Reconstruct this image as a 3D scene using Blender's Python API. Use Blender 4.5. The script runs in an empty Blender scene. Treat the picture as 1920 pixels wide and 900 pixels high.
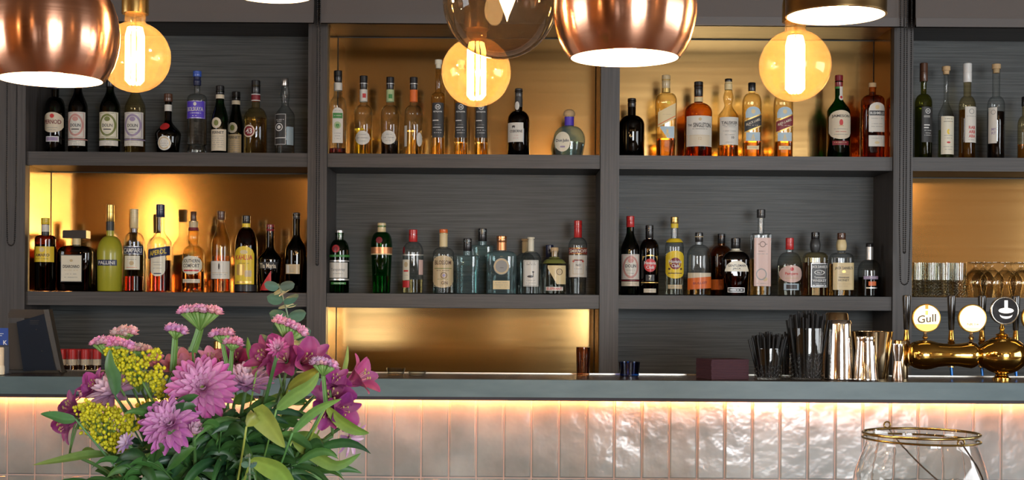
import bpy, math, random
from math import sin, cos, pi, radians, sqrt
from mathutils import Vector, Matrix, Euler
sc = bpy.context.scene
C = sc.collection
# ---------------------------------------------------------------- camera
F = 2613.0; CX = 960.0; HY = 560.0; EYE = 1.317; ROLL = radians(0.38)
cr, sr = cos(ROLL), sin(ROLL)
def W(px, py, D):
    """a point seen in the frame at (px, py), standing D metres from the camera"""
    dx, dy = px-CX, py-HY
    return Vector(((dx*cr+dy*sr)*D/F, D, EYE-(-dx*sr+dy*cr)*D/F))
cam = bpy.data.objects.new('camera', bpy.data.cameras.new('camera')); C.objects.link(cam)
cam.data.sensor_width = 36; cam.data.lens = F/1920*36; cam.data.shift_y = (HY-450)/1920
cam.data.clip_start = 0.05
cam.matrix_world = Matrix(((cr, -sr, 0, 0), (0, 0, -1, 0), (sr, cr, 0, EYE), (0, 0, 0, 1)))
sc.camera = cam
# ---------------------------------------------------------------- light and exposure
sc.view_settings.view_transform = 'Standard'; sc.view_settings.look = 'None'
sc.view_settings.gamma = 1; sc.view_settings.use_curve_mapping = False
sc.view_settings.exposure = 0.6
cy = sc.cycles
cy.use_denoising = True; cy.max_bounces = 10; cy.transmission_bounces = 8; cy.glossy_bounces = 4
cy.diffuse_bounces = 3; cy.transparent_max_bounces = 32; cy.caustics_reflective = False; cy.caustics_refractive = False
cy.sample_clamp_indirect = 6; cy.blur_glossy = 0.5
wd = bpy.data.worlds.new('world'); sc.world = wd; wd.use_nodes = True
wd.node_tree.nodes['Background'].inputs[0].default_value = (0.75, 0.85, 1, 1)
wd.node_tree.nodes['Background'].inputs[1].default_value = 0.25
BACKY = -3.6
def area(name, loc, sx, sy, rot, energy, col):
    l = bpy.data.lights.new(name, 'AREA'); l.shape = 'RECTANGLE'; l.size = sx; l.size_y = sy; l.energy = energy; l.color = col
    o = bpy.data.objects.new(name, l); C.objects.link(o); o.location = loc; o.rotation_euler = rot; return o
def lamp(name, loc, energy, col, r=0.03, parent=None):
    l = bpy.data.lights.new(name, 'POINT'); l.energy = energy; l.color = col; l.shadow_soft_size = r
    o = bpy.data.objects.new(name, l); C.objects.link(o); o.location = loc
    if parent: o.parent = parent
    return o
# daylight through the street windows behind the viewer
WINS = [(-1.50, 0.62, 0.86, 1.15, 5.0), (-0.655, 0.17, 0.86, 1.15, 5.0), (-0.05, 0.12, 0.86, 1.15, 5.0), (1.70, 1.45, 0.35, 2.3, 18.0), (2.95, 0.8, 0.35, 2.3, 9.0)]   # x, width, sill, head, radiance
for wx, ww, w0, w1, wr in WINS:
    area('daylight', (wx, BACKY-0.06, (w0+w1)/2), ww, w1-w0, (radians(90), 0, 0), wr*ww*(w1-w0)*pi, (0.93, 0.97, 1.0))
SIDE_FILL = [(4.2, 1.6, 2.6, 0.9, 2.2, 4.5), (-4.2, 1.4, 2.0, 0.9, 2.4, 4.0)]   # added unseen side openings for soft fill: x, y, width, sill, head, radiance
for sx, sy, ww, w0, w1, wr in SIDE_FILL:
    area('daylight', (sx*1.015, sy, (w0+w1)/2), ww, w1-w0, (radians(90), 0, radians(90 if sx > 0 else -90)), wr*ww*(w1-w0)*pi, (0.93, 0.97, 1.0))  # fill light added from both sides, no window known there
WARM = (1.0, 0.60, 0.26)

# ---------------------------------------------------------------- mesh tools
class MB:
    def __init__(s): s.v = []; s.f = []; s.c = []; s.cur = None
    def add(s, vs, fs, cols=None):
        b = len(s.v); s.v += [tuple(x) for x in vs]; s.f += [tuple(b+i for i in f) for f in fs]
        if cols is None: cols = [s.cur or (1, 1, 1)]*len(vs)
        s.c += cols
    def box(s, a, b, rot=0, piv=None):
        x0, y0, z0 = a; x1, y1, z1 = b
        vs = [Vector(p) for p in ((x0,y0,z0),(x1,y0,z0),(x1,y1,z0),(x0,y1,z0),(x0,y0,z1),(x1,y0,z1),(x1,y1,z1),(x0,y1,z1))]
        if rot:
            p0 = Vector(piv) if piv else Vector(((x0+x1)/2, (y0+y1)/2, 0)); M = Matrix.Rotation(rot, 3, 'Z')
            vs = [M@(v-p0)+p0 for v in vs]
        s.add(vs, [(0,3,2,1),(4,5,6,7),(0,1,5,4),(1,2,6,5),(2,3,7,6),(3,0,4,7)])
    def lathe(s, prof, seg=24, ctr=(0,0,0), M=None, cap0=True, cap1=True):
        """prof: (r, z) from bottom up"""
        n = len(prof); vs = []; fs = []
        for r, z in prof:
            for k in range(seg):
                a = 2*pi*k/seg; vs.append(Vector((r*cos(a), r*sin(a), z)))
        for i in range(n-1):
            for k in range(seg):
                k2 = (k+1) % seg; fs.append((i*seg+k, i*seg+k2, (i+1)*seg+k2, (i+1)*seg+k))
        if cap0: fs.append(tuple(range(seg-1, -1, -1)))
        if cap1: fs.append(tuple((n-1)*seg+k for k in range(seg)))
        if M is not None: vs = [M@v for v in vs]
        s.add([v+Vector(ctr) for v in vs], fs)
    def tube(s, pts, r, seg=8, r1=None, caps=True):
        pts = [Vector(p) for p in pts]; n = len(pts); vs = []; fs = []
        t = (pts[1]-pts[0]).normalized(); u = t.orthogonal().normalized()
        for i, p in enumerate(pts):
            t = (pts[min(i+1, n-1)]-pts[max(i-1, 0)]).normalized()
            u = (u-t*u.dot(t)).normalized(); w = t.cross(u)
            rr = r if r1 is None else r+(r1-r)*i/(n-1)
            for k in range(seg):
                a = 2*pi*k/seg; vs.append(p+u*(rr*cos(a))+w*(rr*sin(a)))
        for i in range(n-1):
            for k in range(seg):
                k2 = (k+1) % seg; fs.append((i*seg+k, i*seg+k2, (i+1)*seg+k2, (i+1)*seg+k))
        if caps: fs.append(tuple(range(seg-1, -1, -1))); fs.append(tuple((n-1)*seg+k for k in range(seg)))
        s.add(vs, fs)
    def torus(s, R, r, ctr=(0,0,0), M=None, n=32, m=8):
        vs = []; fs = []
        for i in range(n):
            a = 2*pi*i/n
            for j in range(m):
                b = 2*pi*j/m; v = Vector(((R+r*cos(b))*cos(a), (R+r*cos(b))*sin(a), r*sin(b)))
                vs.append((M@v if M is not None else v)+Vector(ctr))
        for i in range(n):
            for j in range(m):
                fs.append((i*m+j, ((i+1) % n)*m+j, ((i+1) % n)*m+(j+1) % m, i*m+(j+1) % m))
        s.add(vs, fs)
    def ball(s, c, r, n=1, sc3=(1,1,1)):
        key = n
        if key not in _ico:
            import bmesh
            bm = bmesh.new(); bmesh.ops.create_icosphere(bm, subdivisions=n, radius=1)
            _ico[key] = ([v.co.copy() for v in bm.verts], [tuple(v.index for v in f.verts) for f in bm.faces]); bm.free()
        vs, fs = _ico[key]; c = Vector(c)
        s.add([c+Vector((v.x*r*sc3[0], v.y*r*sc3[1], v.z*r*sc3[2])) for v in vs], fs)
    def mesh(s, name, smooth=True, ang=38):
        me = bpy.data.meshes.new(name); me.from_pydata(s.v, [], s.f)
        if any(c != (1, 1, 1) for c in s.c):
            at = me.color_attributes.new('tone', 'FLOAT_COLOR', 'POINT')
            flat = []
            for c in s.c: flat += [c[0], c[1], c[2], 1.0]
            at.data.foreach_set('color', flat)
        if smooth:
            me.polygons.foreach_set('use_smooth', [True]*len(me.polygons))
            if ang: me.set_sharp_from_angle(angle=radians(ang))
        me.update(); return me
    def build(s, name, mat, parent=None, smooth=True, loc=None, label=None, ang=38):
        me = s.mesh(name, smooth, ang); me.materials.append(mat)
        o = bpy.data.objects.new(name, me); C.objects.link(o)
        if parent: o.parent = parent
        if loc is not None: o.location = loc
        if label: o['label'] = label
        return o
_ico = {}
def tag(o, label=None, cat=None, group=None, kind=None):
    if label: o['label'] = label
    if cat: o['category'] = cat
    if group: o['group'] = group
    if kind: o['kind'] = kind
    return o
def thing(name, label, cat, loc=(0,0,0), group=None, rot=None):
    o = bpy.data.objects.new(name, None); C.objects.link(o); o.location = loc; o.empty_display_size = 0.02
    if rot: o.rotation_euler = rot
    return tag(o, label, cat, group)
def copy_tree(o, parent=None, loc=None):
    c = o.copy(); C.objects.link(c)
    if parent: c.parent = parent
    if loc is not None: c.location = loc
    for ch in list(o.children): copy_tree(ch, c)
    return c
def superpts(n_exp, seg=32):
    out = []
    for k in range(seg):
        a = 2*pi*k/seg; ca, sa = cos(a), sin(a)
        m = (abs(ca)**n_exp+abs(sa)**n_exp)**(-1/n_exp); out.append((ca*m, sa*m))
    return out

# ---------------------------------------------------------------- materials
_m = {}
def nodes(name):
    m = bpy.data.materials.new(name); m.use_nodes = True; nt = m.node_tree
    return m, nt, nt.nodes['Principled BSDF']
def N(nt, t, **kw):
    n = nt.nodes.new(t)
    for k, v in kw.items(): setattr(n, k, v)
    return n
def plain(name, col, rough=0.5, metal=0.0, coat=0.0, spec=None, sub=0.0):
    if name in _m: return _m[name]
    m, nt, p = nodes(name)
    p.inputs['Base Color'].default_value = (*col, 1); p.inputs['Roughness'].default_value = rough
    p.inputs['Metallic'].default_value = metal; p.inputs['Coat Weight'].default_value = coat
    p.inputs['Coat Roughness'].default_value = 0.08
    if spec is not None: p.inputs['Specular IOR Level'].default_value = spec
    # a little procedural variation so that no surface is dead flat
    no = N(nt, 'ShaderNodeTexNoise'); no.inputs['Scale'].default_value = 60; no.inputs['Detail'].default_value = 3
    mr = N(nt, 'ShaderNodeMapRange'); mr.inputs[3].default_value = max(0.0, rough-0.04); mr.inputs[4].default_value = min(1.0, rough+0.05)
    tc = N(nt, 'ShaderNodeTexCoord'); nt.links.new(tc.outputs['Object'], no.inputs['Vector'])
    nt.links.new(no.outputs['Fac'], mr.inputs[0]); nt.links.new(mr.outputs[0], p.inputs['Roughness'])
    _m[name] = m; return m
def emit(name, col, strength):
    if name in _m: return _m[name]
    m, nt, p = nodes(name)
    p.inputs['Base Color'].default_value = (*[min(1, c) for c in col], 1)
    p.inputs['Emission Color'].default_value = (*col, 1); p.inputs['Emission Strength'].default_value = strength
    _m[name] = m; return m
def toned(name, rough=0.5, sub=0.0, metal=0.0, mult=(1, 1, 1), translucent=0.0):
    """colour from the mesh's own 'tone' attribute (petal and leaf colour)"""
    if name in _m: return _m[name]
    m, nt, p = nodes(name)
    at = N(nt, 'ShaderNodeAttribute', attribute_name='tone')
    no = N(nt, 'ShaderNodeTexNoise'); no.inputs['Scale'].default_value = 90; no.inputs['Detail'].default_value = 4
    tc = N(nt, 'ShaderNodeTexCoord'); nt.links.new(tc.outputs['Object'], no.inputs['Vector'])
    mr = N(nt, 'ShaderNodeMapRange'); mr.inputs[3].default_value = 0.75; mr.inputs[4].default_value = 1.25
    nt.links.new(no.outputs['Fac'], mr.inputs[0])
    mx = N(nt, 'ShaderNodeVectorMath', operation='SCALE')
    nt.links.new(at.outputs['Color'], mx.inputs[0]); nt.links.new(mr.outputs[0], mx.inputs['Scale'])
    nt.links.new(mx.outputs[0], p.inputs['Base Color'])
    p.inputs['Roughness'].default_value = rough; p.inputs['Metallic'].default_value = metal
    if translucent:
        tr = N(nt, 'ShaderNodeBsdfTranslucent'); ms = N(nt, 'ShaderNodeMixShader'); ms.inputs[0].default_value = translucent
        nt.links.new(mx.outputs[0], tr.inputs['Color'])
        nt.links.new(p.outputs[0], ms.inputs[1]); nt.links.new(tr.outputs[0], ms.inputs[2])
        nt.links.new(ms.outputs[0], nt.nodes['Material Output'].inputs['Surface'])
    _m[name] = m; return m
def wood(name, c0, c1, axis='x', scale=1.0, rough=0.5, bump=0.25):
    if name in _m: return _m[name]
    m, nt, p = nodes(name)
    tc = N(nt, 'ShaderNodeTexCoord'); mp = N(nt, 'ShaderNodeMapping')
    s = {'x': (3, 60, 190), 'z': (170, 60, 3), 'y': (170, 3, 60)}[axis]
    mp.inputs['Scale'].default_value = tuple(k*scale for k in s)
    no = N(nt, 'ShaderNodeTexNoise'); no.inputs['Scale'].default_value = 1.0; no.inputs['Detail'].default_value = 5; no.inputs['Roughness'].default_value = 0.62
    no.inputs['Distortion'].default_value = 0.35
    n2 = N(nt, 'ShaderNodeTexNoise'); n2.inputs['Scale'].default_value = 2.2; n2.inputs['Detail'].default_value = 3
    rp = N(nt, 'ShaderNodeValToRGB'); rp.color_ramp.elements[0].position = 0.34; rp.color_ramp.elements[1].position = 0.62
    rp.color_ramp.elements[0].color = (*c0, 1); rp.color_ramp.elements[1].color = (*c1, 1)
    mul = N(nt, 'ShaderNodeMixRGB', blend_type='MULTIPLY'); mul.inputs[0].default_value = 0.5
    r2 = N(nt, 'ShaderNodeValToRGB'); r2.color_ramp.elements[0].position = 0.3; r2.color_ramp.elements[1].position = 0.7
    r2.color_ramp.elements[0].color = (0.6, 0.6, 0.6, 1); r2.color_ramp.elements[1].color = (1, 1, 1, 1)
    L = nt.links.new
    L(tc.outputs['Object'], mp.inputs['Vector']); L(mp.outputs[0], no.inputs['Vector']); L(tc.outputs['Object'], n2.inputs['Vector'])
    L(no.outputs['Fac'], rp.inputs[0]); L(n2.outputs['Fac'], r2.inputs[0]); L(rp.outputs[0], mul.inputs[1]); L(r2.outputs[0], mul.inputs[2])
    L(mul.outputs[0], p.inputs['Base Color']); p.inputs['Roughness'].default_value = rough
    bp = N(nt, 'ShaderNodeBump'); bp.inputs['Strength'].default_value = bump; bp.inputs['Distance'].default_value = 0.002
    L(no.outputs['Fac'], bp.inputs['Height']); L(bp.outputs[0], p.inputs['Normal'])
    _m[name] = m; return m
def brushed(name, col, rough, aniso, tangent='Z', var=0.1, scale=(2, 2, 200)):
    if name in _m: return _m[name]
    m, nt, p = nodes(name)
    p.inputs['Base Color'].default_value = (*col, 1); p.inputs['Metallic'].default_value = 1
    p.inputs['Anisotropic'].default_value = aniso; p.inputs['Anisotropic Rotation'].default_value = 0.25
    tc = N(nt, 'ShaderNodeTexCoord'); mp = N(nt, 'ShaderNodeMapping'); mp.inputs['Scale'].default_value = scale
    no = N(nt, 'ShaderNodeTexNoise'); no.inputs['Scale'].default_value = 1; no.inputs['Detail'].default_value = 4
    mr = N(nt, 'ShaderNodeMapRange'); mr.inputs[3].default_value = max(0.02, rough-var); mr.inputs[4].default_value = rough+var
    L = nt.links.new
    L(tc.outputs['Object'], mp.inputs['Vector']); L(mp.outputs[0], no.inputs['Vector']); L(no.outputs['Fac'], mr.inputs[0]); L(mr.outputs[0], p.inputs['Roughness'])
    if tangent:
        tg = N(nt, 'ShaderNodeTangent', direction_type='RADIAL', axis=tangent); L(tg.outputs[0], p.inputs['Tangent'])
    _m[name] = m; return m
def thin_glass(name, tint, edge=0.3, gloss=1.0, veil=0.0, veilcol=(1, 0.7, 0.35), rough=0.02, cut=False):
    """a glass wall: lets light straight through, tinted more where it is looked through edge-on, and mirrors by its Fresnel term"""
    if name in _m: return _m[name]
    m, nt, p = nodes(name); nt.nodes.remove(p); L = nt.links.new
    lw = N(nt, 'ShaderNodeLayerWeight'); lw.inputs[0].default_value = 0.35
    pw = N(nt, 'ShaderNodeMath', operation='POWER'); pw.inputs[1].default_value = 1.6; L(lw.outputs['Facing'], pw.inputs[0])
    mc = N(nt, 'ShaderNodeMixRGB'); mc.inputs[1].default_value = (*tint, 1); mc.inputs[2].default_value = (*[t*edge for t in tint], 1)
    L(pw.outputs[0], mc.inputs[0])
    tr = N(nt, 'ShaderNodeBsdfTransparent'); L(mc.outputs[0], tr.inputs[0])
    gl = N(nt, 'ShaderNodeBsdfGlossy'); gl.inputs['Roughness'].default_value = rough; gl.inputs[0].default_value = (gloss, gloss, gloss, 1)
    fr = N(nt, 'ShaderNodeFresnel'); fr.inputs[0].default_value = 1.5
    # ray-independent: a small floor for back faces too
    geo = N(nt, 'ShaderNodeNewGeometry')
    ms = N(nt, 'ShaderNodeMixShader'); L(fr.outputs[0], ms.inputs[0]); L(tr.outputs[0], ms.inputs[1]); L(gl.outputs[0], ms.inputs[2])
    fr.inputs[0].default_value = 1.5
    inv = N(nt, 'ShaderNodeMix'); inv.data_type = 'FLOAT'
    L(geo.outputs['Backfacing'], inv.inputs[0]); inv.inputs[2].default_value = 1.5; inv.inputs[3].default_value = 1/1.5*1.0
    # same Fresnel strength from both sides of the thin wall
    L(inv.outputs[0], fr.inputs[0])
    tc = N(nt, 'ShaderNodeTexCoord')
    bp = N(nt, 'ShaderNodeBump')
    if cut:
        wv = []
        for rx in (1, -1):
            mp = N(nt, 'ShaderNodeMapping'); mp.inputs['Rotation'].default_value = (0, radians(45*rx), 0)
            L(tc.outputs['Object'], mp.inputs['Vector'])
            w = N(nt, 'ShaderNodeTexWave', wave_type='BANDS', bands_direction='X'); w.inputs['Scale'].default_value = 38
            L(mp.outputs[0], w.inputs['Vector']); wv.append(w)
        mx = N(nt, 'ShaderNodeMath', operation='MAXIMUM'); L(wv[0].outputs['Fac'], mx.inputs[0]); L(wv[1].outputs['Fac'], mx.inputs[1])
        L(mx.outputs[0], bp.inputs['Height']); bp.inputs['Strength'].default_value = 0.9; bp.inputs['Distance'].default_value = 0.004
    else:
        no = N(nt, 'ShaderNodeTexNoise'); no.inputs['Scale'].default_value = 45; L(tc.outputs['Object'], no.inputs['Vector'])
        L(no.outputs['Fac'], bp.inputs['Height']); bp.inputs['Strength'].default_value = 0.04; bp.inputs['Distance'].default_value = 0.002
    L(bp.outputs[0], gl.inputs['Normal']); L(bp.outputs[0], fr.inputs['Normal'])
    out = ms
    if veil:
        di = N(nt, 'ShaderNodeBsdfTranslucent'); di.inputs[0].default_value = (*veilcol, 1)
        d2 = N(nt, 'ShaderNodeBsdfDiffuse'); d2.inputs[0].default_value = (*veilcol, 1)
        mm = N(nt, 'ShaderNodeMixShader'); mm.inputs[0].default_value = 0.5; L(di.outputs[0], mm.inputs[1]); L(d2.outputs[0], mm.inputs[2])
        m3 = N(nt, 'ShaderNodeMixShader'); m3.inputs[0].default_value = veil; L(ms.outputs[0], m3.inputs[1]); L(mm.outputs[0], m3.inputs[2]); out = m3
    L(out.outputs[0], nt.nodes['Material Output'].inputs['Surface'])
    _m[name] = m; return m
def liquid_mat(name, col):
    if name in _m: return _m[name]
    m, nt, p = nodes(name)
    p.inputs['Base Color'].default_value = (*col, 1); p.inputs['Roughness'].default_value = 0.0
    p.inputs['Transmission Weight'].default_value = 1.0; p.inputs['IOR'].default_value = 1.33
    no = N(nt, 'ShaderNodeTexNoise'); no.inputs['Scale'].default_value = 30
    tc = N(nt, 'ShaderNodeTexCoord'); nt.links.new(tc.outputs['Object'], no.inputs['Vector'])
    bp = N(nt, 'ShaderNodeBump'); bp.inputs['Strength'].default_value = 0.08; bp.inputs['Distance'].default_value = 0.002
    nt.links.new(no.outputs['Fac'], bp.inputs['Height']); nt.links.new(bp.outputs[0], p.inputs['Normal'])
    _m[name] = m; return m
COL = dict(black=(0.012, 0.011, 0.012), white=(0.80, 0.79, 0.76), cream=(0.72, 0.62, 0.46), paper=(0.74, 0.70, 0.62), red=(0.60, 0.03, 0.03),
    darkred=(0.22, 0.012, 0.02), gold=(0.75, 0.50, 0.16), silver=(0.75, 0.73, 0.70), yellow=(0.85, 0.60, 0.03), orange=(0.80, 0.16, 0.02),
    green=(0.05, 0.25, 0.05), palegreen=(0.45, 0.55, 0.28), navy=(0.015, 0.02, 0.07), blue=(0.05, 0.12, 0.5), violet=(0.10, 0.05, 0.55),
    brown=(0.10, 0.04, 0.02), copper=(0.75, 0.32, 0.14), pink=(0.72, 0.50, 0.44), cork=(0.62, 0.42, 0.22), grey=(0.30, 0.29, 0.27),
    tan=(0.62, 0.47, 0.26), ink=(0.05, 0.04, 0.04), lightblue=(0.45, 0.58, 0.66), ivory=(0.80, 0.74, 0.58), amber=(0.5, 0.2, 0.03),
    charcoal=(0.035, 0.035, 0.035), rose=(0.62, 0.30, 0.26), olive=(0.20, 0.22, 0.05), palegold=(0.78, 0.62, 0.33), mauve=(0.35, 0.27, 0.42))
METAL = {'gold', 'silver', 'copper'}
def cmat(c, kind='paper'):
    if kind == 'cap':
        if c in METAL: return plain('cap_'+c, COL[c], 0.28, 0.9)
        if c in ('cork', 'ivory'): return plain('cap_'+c, COL[c], 0.75)
        return plain('cap_'+c, COL[c], 0.32, 0, 0.3)
    if c in METAL: return plain('foil_'+c, COL[c], 0.35, 0.7)
    return plain('paper_'+c, COL[c], 0.48, 0, 0.12)
GL = dict(clear=((0.93, 0.95, 0.94), 0.28), smoke=((0.75, 0.76, 0.72), 0.25), green=((0.10, 0.46, 0.16), 0.25), darkgreen=((0.035, 0.12, 0.03), 0.2), deepgreen=((0.03, 0.22, 0.07), 0.3),
    brown=((0.16, 0.045, 0.015), 0.25), amber=((0.72, 0.36, 0.10), 0.3), black=((0.006, 0.005, 0.006), 0.3), teal=((0.72, 0.86, 0.85), 0.35), olive=((0.50, 0.50, 0.18), 0.3), maroon=((0.05, 0.008, 0.012), 0.3), gold=((0.95, 0.86, 0.62), 0.3))
LQ = dict(clear=(0.97, 0.985, 0.98), amber=(0.80, 0.36, 0.07), gold=(0.93, 0.72, 0.30), red=(0.55, 0.03, 0.01), orange=(0.75, 0.13, 0.02), yellow=(0.88, 0.68, 0.06), brown=(0.30, 0.08, 0.03),
    dark=(0.02, 0.01, 0.01), green=(0.50, 0.60, 0.20), rose=(0.70, 0.32, 0.18), pale=(0.95, 0.93, 0.75), teal=(0.80, 0.93, 0.93), garnet=(0.25, 0.02, 0.02), dgreen=(0.03, 0.28, 0.06))
def gmat(k): t, e = GL[k]; return thin_glass('glass_'+k, t, e, veil=0.16 if k == 'teal' else 0, veilcol=(0.55, 0.75, 0.78))

# ---------------------------------------------------------------- lettering
_txt = {}
def text_mesh(s, align='CENTER'):
    if s not in _txt:
        cu = bpy.data.curves.new('lettering', 'FONT'); cu.body = s; cu.size = 1.0; cu.align_x = 'CENTER'; cu.align_y = 'CENTER'; cu.resolution_u = 2; cu.offset = 0.018
        ob = bpy.data.objects.new('lettering', cu)
        me = bpy.data.meshes.new_from_object(ob)
        vs = [v.co.copy() for v in me.vertices]; fs = [tuple(p.vertices) for p in me.polygons]
        bpy.data.objects.remove(ob); bpy.data.meshes.remove(me); bpy.data.curves.remove(cu)
        xs = [v.x for v in vs] or [0]; ys = [v.y for v in vs] or [0]
        mx, my = (min(xs)+max(xs))/2, (min(ys)+max(ys))/2
        _txt[s] = ([(v.x-mx, v.y-my) for v in vs], fs, max(xs)-min(xs), max(ys)-min(ys))
    return _txt[s]
# ---------------------------------------------------------------- the place: room shell
ZTOP = 1.10                     # bar top
FR = 5.30; BK = 5.58            # front and back plane of the shelving
def st(name, mb, mat, label=None):
    o = mb.build(name, mat, smooth=False); o['kind'] = 'structure'
    if label: o['label'] = label
    return o
RX = 4.2; CZ = 3.0; FY = 5.75
wallm = plain('plaster_warm', (0.17, 0.10, 0.045), 0.85)
ceilm = plain('plaster_ceiling', (0.13, 0.09, 0.055), 0.9)
b = MB(); b.box((-RX, BACKY, -0.1), (RX, FY+0.1, 0)); st('floor', b, wood('floor_boards', (0.10, 0.06, 0.035), (0.2, 0.12, 0.07), 'y', 0.2))
b = MB(); b.box((-RX, BACKY, CZ), (RX, FY+0.1, CZ+0.1)); st('ceiling', b, ceilm)
for (sx, sy, ww, w0, w1, wr), nm, mt in zip(SIDE_FILL, ('wall_right', 'wall_left'), (wallm, plain('plaster_ochre', (0.50, 0.25, 0.07), 0.85))):
    xa, xb = (RX, RX+0.1) if sx > 0 else (-RX-0.1, -RX); b = MB()
    b.box((xa, BACKY, 0), (xb, sy-ww/2, CZ)); b.box((xa, sy+ww/2, 0), (xb, FY+0.1, CZ)); b.box((xa, sy-ww/2, 0), (xb, sy+ww/2, w0)); b.box((xa, sy-ww/2, w1), (xb, sy+ww/2, CZ)); st(nm, b, mt)
b = MB(); b.box((-RX, FY, 0), (RX, FY+0.1, CZ)); st('wall_back', b, plain('plaster_dark', (0.05, 0.045, 0.04), 0.8))
b = MB()
xs = [-RX]
for wx, ww, w0, w1, wr in WINS: xs += [wx-ww/2, wx+ww/2]
xs.append(RX)
for i in range(0, len(xs), 2): b.box((xs[i], BACKY-0.1, 0), (xs[i+1], BACKY, CZ))
for wx, ww, WZ0, WZ1, wr in WINS:
    b.box((wx-ww/2, BACKY-0.1, 0), (wx+ww/2, BACKY, WZ0)); b.box((wx-ww/2, BACKY-0.1, WZ1), (wx+ww/2, BACKY, CZ))
st('wall_street', b, wallm)
for i, (wx, ww, WZ0, WZ1, wr) in enumerate(WINS):
    b = MB(); x0, x1 = wx-ww/2, wx+ww/2
    b.box((x0, BACKY-0.02, WZ0), (x0+0.03, BACKY+0.03, WZ1)); b.box((x1-0.03, BACKY-0.02, WZ0), (x1, BACKY+0.03, WZ1))
    b.box((x0, BACKY-0.02, WZ0), (x1, BACKY+0.03, WZ0+0.03)); b.box((x0, BACKY-0.02, WZ1-0.03), (x1, BACKY+0.03, WZ1))
    st('window_%d' % (i+1), b, plain('window_paint', (0.05, 0.05, 0.05), 0.5))
# unseen warm lamps added behind the viewer to warm the brass reflections
for lx, ly, lz, e in ((-3.1, -1.2, 2.1, 18), (-1.6, -1.8, 2.45, 6), (0.3, -2.0, 2.45, 5), (1.9, -1.8, 2.45, 3), (3.3, -0.8, 2.45, 3)):
    t = thing('fill_lamp', 'round glowing lamp added unseen behind the viewer to warm the brass reflections', 'lamp', (lx, ly, lz), 'added lamps behind the viewer')
    b = MB(); b.ball((0, 0, 0), 0.09, 3); b.build('globe', emit('fill_globe', (1.0, 0.58, 0.24), 5), t)
    b = MB(); b.tube([(0, 0, 0.08), (0, 0, CZ-lz)], 0.004); b.build('cord', plain('cord_black', COL['black'], 0.6), t)
    lamp('lamp_light', (0, 0, -0.12), e, WARM, 0.09, t)

# ---------------------------------------------------------------- back bar shelving
WOODZ = wood('wood_upright', (0.050, 0.045, 0.043), (0.088, 0.078, 0.074), 'z', 1, 0.45)
WOODX = wood('wood_shelf', (0.050, 0.046, 0.044), (0.088, 0.079, 0.075), 'x', 1, 0.45)
WOODB = wood('wood_back_panel', (0.030, 0.034, 0.034), (0.090, 0.097, 0.095), 'x', 1.0, 0.48, 0.35)
BRASS = brushed('brass_sheet', (0.70, 0.43, 0.16), 0.14, 0.5, 'Z', 0.03, (1, 1, 60))
unit = thing('back_bar_shelving', 'tall dark grey wooden shelving wall with square bays, some backed in brass', 'shelving', (0, FR, 0))
def X(px, D=FR): return (px-CX)*D/F
def part_box(name, a, bb, mat, label=None, parent=unit):
    m = MB(); m.box((a[0], a[1]-FR, a[2]), (bb[0], bb[1]-FR, bb[2])); return m.build(name, mat, parent, smooth=False, label=label)
UP = [(-8, 48), (576, 612), (1124, 1159), (1672, 1708), (2222, 2258)]
S1 = 1.865; S2 = 1.333; TH = 0.052; TOPZ = 2.36; WORK = 0.93
for u0, u1 in UP: part_box('upright', (X(u0), FR-0.012, 0.0), (X(u1), BK, 2.75), WOODZ)
part_box('upright', (X(-580), FR-0.012, 0.0), (X(-545), BK, 2.75), WOODZ)
BAYS = [(X(-545), X(-8)), (X(48), X(576)), (X(612), X(1124)), (X(1159), X(1672)), (X(1708), X(2222))]
for x0, x1 in BAYS:
    for z in (S1, S2):
        part_box('shelf', (x0+0.001, FR, z-TH), (x1-0.001, BK, z), WOODX)
    part_box('top_panel', (x0, FR+0.02, TOPZ), (x1, BK, TOPZ+0.03), WOODX)
    part_box('cornice', (x0, FR, TOPZ), (x1, FR+0.02, 2.75), WOODX)
part_box('worktop', (X(-580), FR-0.25, WORK-0.04), (X(2258), BK, WORK), plain('worktop_stone', (0.06, 0.06, 0.06), 0.35))
part_box('base_cabinet', (X(-580), FR-0.2, 0.0), (X(2258), FR-0.0125, WORK-0.041), WOODX)
kinds = ['www', 'wbw', 'bwb', 'bww', 'wbw']      # upper, middle, lower of each bay: w wood, b brass
BRB = {}
for (x0, x1), k in zip(BAYS, kinds):
    for j, (z0, z1) in enumerate(((S1, TOPZ), (S2, S1-TH), (WORK, S2-TH))):
        if k[j] == 'w': part_box('back_panel', (x0, BK, z0), (x1, BK+0.02, z1), WOODB)
        else:
            part_box('brass_panel', (x0+0.0055, BK-0.004, z0), (x1-0.0055, BK+0.002, z1-0.004), BRASS, 'brushed brass back panel')
            part_box('brass_side', (x0+0.0005, FR+0.03, z0), (x0+0.003, BK-0.002, z1), BRASS, 'brushed brass side lining')
            part_box('brass_side', (x1-0.003, FR+0.03, z0), (x1-0.0005, BK-0.002, z1), BRASS, 'brushed brass side lining')
            part_box('panel_frame', (x0, BK+0.0021, z0), (x1, BK+0.02, z1), WOODB)
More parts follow.
